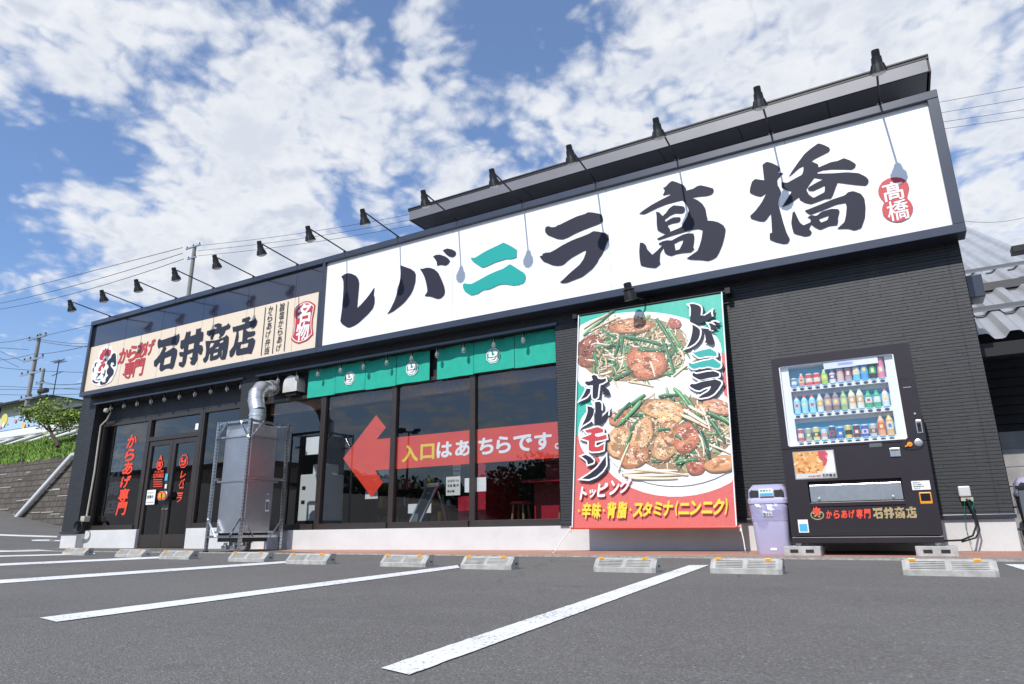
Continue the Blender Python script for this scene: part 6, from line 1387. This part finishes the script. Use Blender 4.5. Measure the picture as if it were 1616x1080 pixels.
# second, darker house part hidden partly by the corner pier
hs2 = thing('house', 'grey walled house just left of the corner pier behind the tree', 'house', tuple(at(115, 660, 19)))
a, b = at(88, 660, 19.5), at(140, 660, 19.5); zt2 = at(115, 646, 19.5).z; MB().box(a.x, b.x+2, 19.5, 26, 2, zt2).build('wall', mat('house_grey', (.16, .165, .16), .8, var=.1), hs2); MB().box(a.x-.3, b.x+2.3, 19.2, 26.3, zt2, zt2+.15).build('roof', 'roof_tile', hs2)
# utility poles
def pole(label, px, py_top, py_b, Y, r, arms=(), extra=()):
    a, b = at(px, py_b, Y), at(px, py_top, Y); x = a.x; zt_ = at(px, py_top, Y).z; c = at((px), py_b, Y)
    t = thing('utility_pole', label, 'utility pole', (x, Y, gz(x, min(Y, 14)))); MB().tube([(x, Y, gz(max(x, -60), 14)-.3), (x, Y, zt_)], [r*1.15, r*.8], 12).build('mast', 'pole_concrete', t, smooth=True)
    for dz, L, nins in arms:
        m_ = MB(); m_.box(x-L/2, x+L/2, Y-.14, Y-.06, zt_-dz-.05, zt_-dz+.05); ar_ = m_.build('crossarm', 'galvanised', t)
        for k in range(nins): m_ = MB(); m_.lathe((x-L/2+.1+(L-.2)*k/max(1, nins-1), Y-.1, zt_-dz+.05), [(.03, 0), (.055, .03), (.03, .06), (.05, .09), (.025, .13), (.0, .15)], 8); m_.build('insulator', 'dark_frame', ar_)
    for kind, dz, off in extra:
        m_ = MB()
        if kind == 'can': m_.lathe((x+off, Y-.1, zt_-dz), [(.26, 0), (.28, .05), (.28, .62), (.2, .7), (.06, .72), (.06, .85)], 14)
        else: m_.tube([(x+off-.5, Y-.1, zt_-dz), (x+off+.5, Y-.1, zt_-dz)], .2, 12)
        m_.build('transformer', 'dark_frame', t)
    return x, zt_
pA = pole('tall leaning-looking concrete utility pole with crossarms left of the sign', 42, 533, 640, 18.5, .115, ((.25, 1.9, 3), (1.5, 2.1, 4), (2.3, 2.1, 4), (3.7, 1.2, 3)))
pB = pole('shorter utility pole with a dark transformer behind the small tree', 57, 585, 650, 27, .13, ((1.2, 1.2, 3), (2.6, 1.6, 2)), (('h', 1.9, .7),))
pC = pole('utility pole rising behind the roof above the cream signboard', 297, 392, 470, 26, .15, ((.1, 1.5, 3), (.9, .9, 2)))
an = thing('antenna', 'thin television antenna mast beyond the house', 'antenna', tuple(at(86, 620, 24))); x = at(88, 600, 24).x; zt_ = at(92, 570, 24).z; zb_ = at(84, 622, 24).z
mb = MB(); mb.tube([(x, 24, zb_-.5), (x, 24, zt_)], .035, 6); mb.build('mast', 'wire', an); mb = MB()
for dz in (0, .9): mb.tube([(x-.6, 24, zt_-dz-.1), (x+.7, 24, zt_-dz+.05)], .025, 5)
for k in range(6): mb.tube([(x-.5+k*.2, 23.7, zt_-.05), (x-.5+k*.2, 24.3, zt_-.05)], .015, 5)
mb.build('aerial', 'wire', an)
# overhead wires, each a sagging line between two far points
WI = [(-20, 471, 30, 288, 391, 26, 0), (-20, 483, 30, 288, 400, 26, .3), (-20, 491, 30, 290, 409, 26, .5), (312, 388, 26, 650, 338, 30, .2), (312, 396, 26, 650, 347, 30, .2), (312, 404, 26, 650, 356, 30, .2),
 (-20, 541, 18.5, 48, 533, 18.5, .1), (50, 533, 18.5, 150, 543, 17, .1), (52, 536, 18.5, 150, 548, 17, .1), (50, 559, 18.5, 150, 543, 12, .1), (-20, 569, 18.5, 48, 560, 18.5, .1), (-20, 548, 18.5, 45, 552, 18.5, 0), (-20, 578, 20, 150, 588, 20, .1), (62, 532, 18.5, 150, 512, 17, 0),
 (-20, 614, 24, 150, 611, 24, .1), (-20, 622, 24, 150, 621, 24, .1), (70, 603, 27, 150, 599, 24, .3), (70, 606, 27, 150, 604, 24, .1), (-20, 546, 18.5, 40, 572, 18.5, 0), (-20, 555, 18.5, 30, 580, 18.5, 0), (-20, 609, 24, 150, 616, 24, .0),
 (1470, 164, 24, 1640, 133, 24, .0), (1475, 180, 24, 1640, 152, 24, .0), (1480, 194, 24, 1640, 170, 24, .0), (1520, 349, 14, 1640, 336, 16, .1), (1590, 404, 16, 1640, 398, 16, 0), (1480, 205, 40, 1640, 182, 40, 0)]
for i, (x0, y0, Y0_, x1, y1, Y1_, sg) in enumerate(WI):
    a, b = at(x0, y0, Y0_), at(x1, y1, Y1_); m_ = MB(); L = (b-a).length
    m_.tube([tuple(a.lerp(b, k/10)-Vector((0, 0, sg*4*(k/10)*(1-k/10)))) for k in range(11)], .00025*max((a-CAM).length, 14), 5)
    o = m_.build('overhead_wire', 'wire'); side = 'at the right edge beyond the sign' if x0 > 1400 else ('behind the roof between the pole and the upper roof' if x0 > 300 else ('left of the pole behind the roof' if y0 < 500 else 'left of the cream signboard around the utility poles'))
    tag(o, 'thin overhead wire ' + side, 'wire', 'overhead wires ' + side)

# ================================================================== what the windows mirror: the far side of the street
def clump_row(name, x0, x1, y, zb, hmin, hmax, n, seed, m):
    rg = random.Random(seed); mb = MB()
    for _ in range(n):
        x = rg.uniform(x0, x1); H = zb+hmin+(hmax-hmin)*(.5+.5*noise.noise(Vector((x*.06, seed, 0))))+1.2*noise.noise(Vector((x*.35, seed, 5))); z = zb+(H-zb)*rg.random()**.6
        p = Vector((x, y+rg.uniform(-3, 3), z)); s = rg.uniform(.12, .38); u = Vector((rg.gauss(0, 1), rg.gauss(0, 1), rg.gauss(0, 1))).normalized(); v = u.cross(Vector((rg.gauss(0, 1), rg.gauss(0, 1), rg.gauss(0, 1)))).normalized()
        mb.add([tuple(p-u*s), tuple(p+v*s*.6), tuple(p+u*s), tuple(p-v*s*.6)], [(0, 1, 2, 3)])
    nb = 160; vs = []
    for i in range(nb+1):
        x = x0+(x1-x0)*i/nb; H = (hmax-hmin)*(.5+.5*noise.noise(Vector((x*.06, seed, 0))))+1.2*noise.noise(Vector((x*.35, seed, 5)))+.7*noise.noise(Vector((x*1.7, seed, 9))); vs += [(x, y-2, zb-1), (x, y-2, zb+hmin+H-.35)]
    mb.add(vs, [(2*i, 2*i+2, 2*i+3, 2*i+1) for i in range(nb)])
    tag(mb.build(name, m), kind='stuff')
clump_row('far_woodland', -110, 30, -42, .5, 3.5, 8.5, 22000, 3, 'leaf_dark')
sb = thing('street_building', 'low beige and brick-red shop building across the street, mirrored in the left windows', 'building', (-62, -23.6, .3))
MB().box(-80, -48, -32, -24, 0, 6.4).build('wall', mat('far_wall', (.38, .30, .24), .8, var=.1), sb); MB().box(-80.3, -47.7, -32.3, -23.7, 6.4, 6.7).build('roof', 'roof_tile', sb)
mb = MB(); mb.box(-79, -49, -24.0, -23.95, 2.9, 4.6); mb.build('red_band', mat('far_red', (.30, .06, .04), .6, var=.3, vscale=1.2), sb)
sl_ = thing('street_lamp', 'tall street lamp with four short arms across the car park, mirrored in the windows', 'street lamp', (-60.2, -60, .2))
mb = MB(); mb.tube([(-60.2, -60, .2), (-60.2, -60, 14.3)], [.22, .12], 10); mb.build('mast', 'dark_frame', sl_); mb = MB(); mb.tube([(-61.7, -60, 14.4), (-58.7, -60, 14.4)], .08, 6); mb.tube([(-60.2, -61.5, 14.4), (-60.2, -58.5, 14.4)], .08, 6); mb.build('arm', 'dark_frame', sl_)
for dx_, dy_ in ((-1.5, 0), (1.5, 0), (0, -1.5), (0, 1.5)): MB().box(-60.2+dx_-.5, -60.2+dx_+.5, -60+dy_-.25, -60+dy_+.25, 14.3, 14.7).build('lamp_head', 'dark_frame', sl_)
bpy.context.view_layer.update()
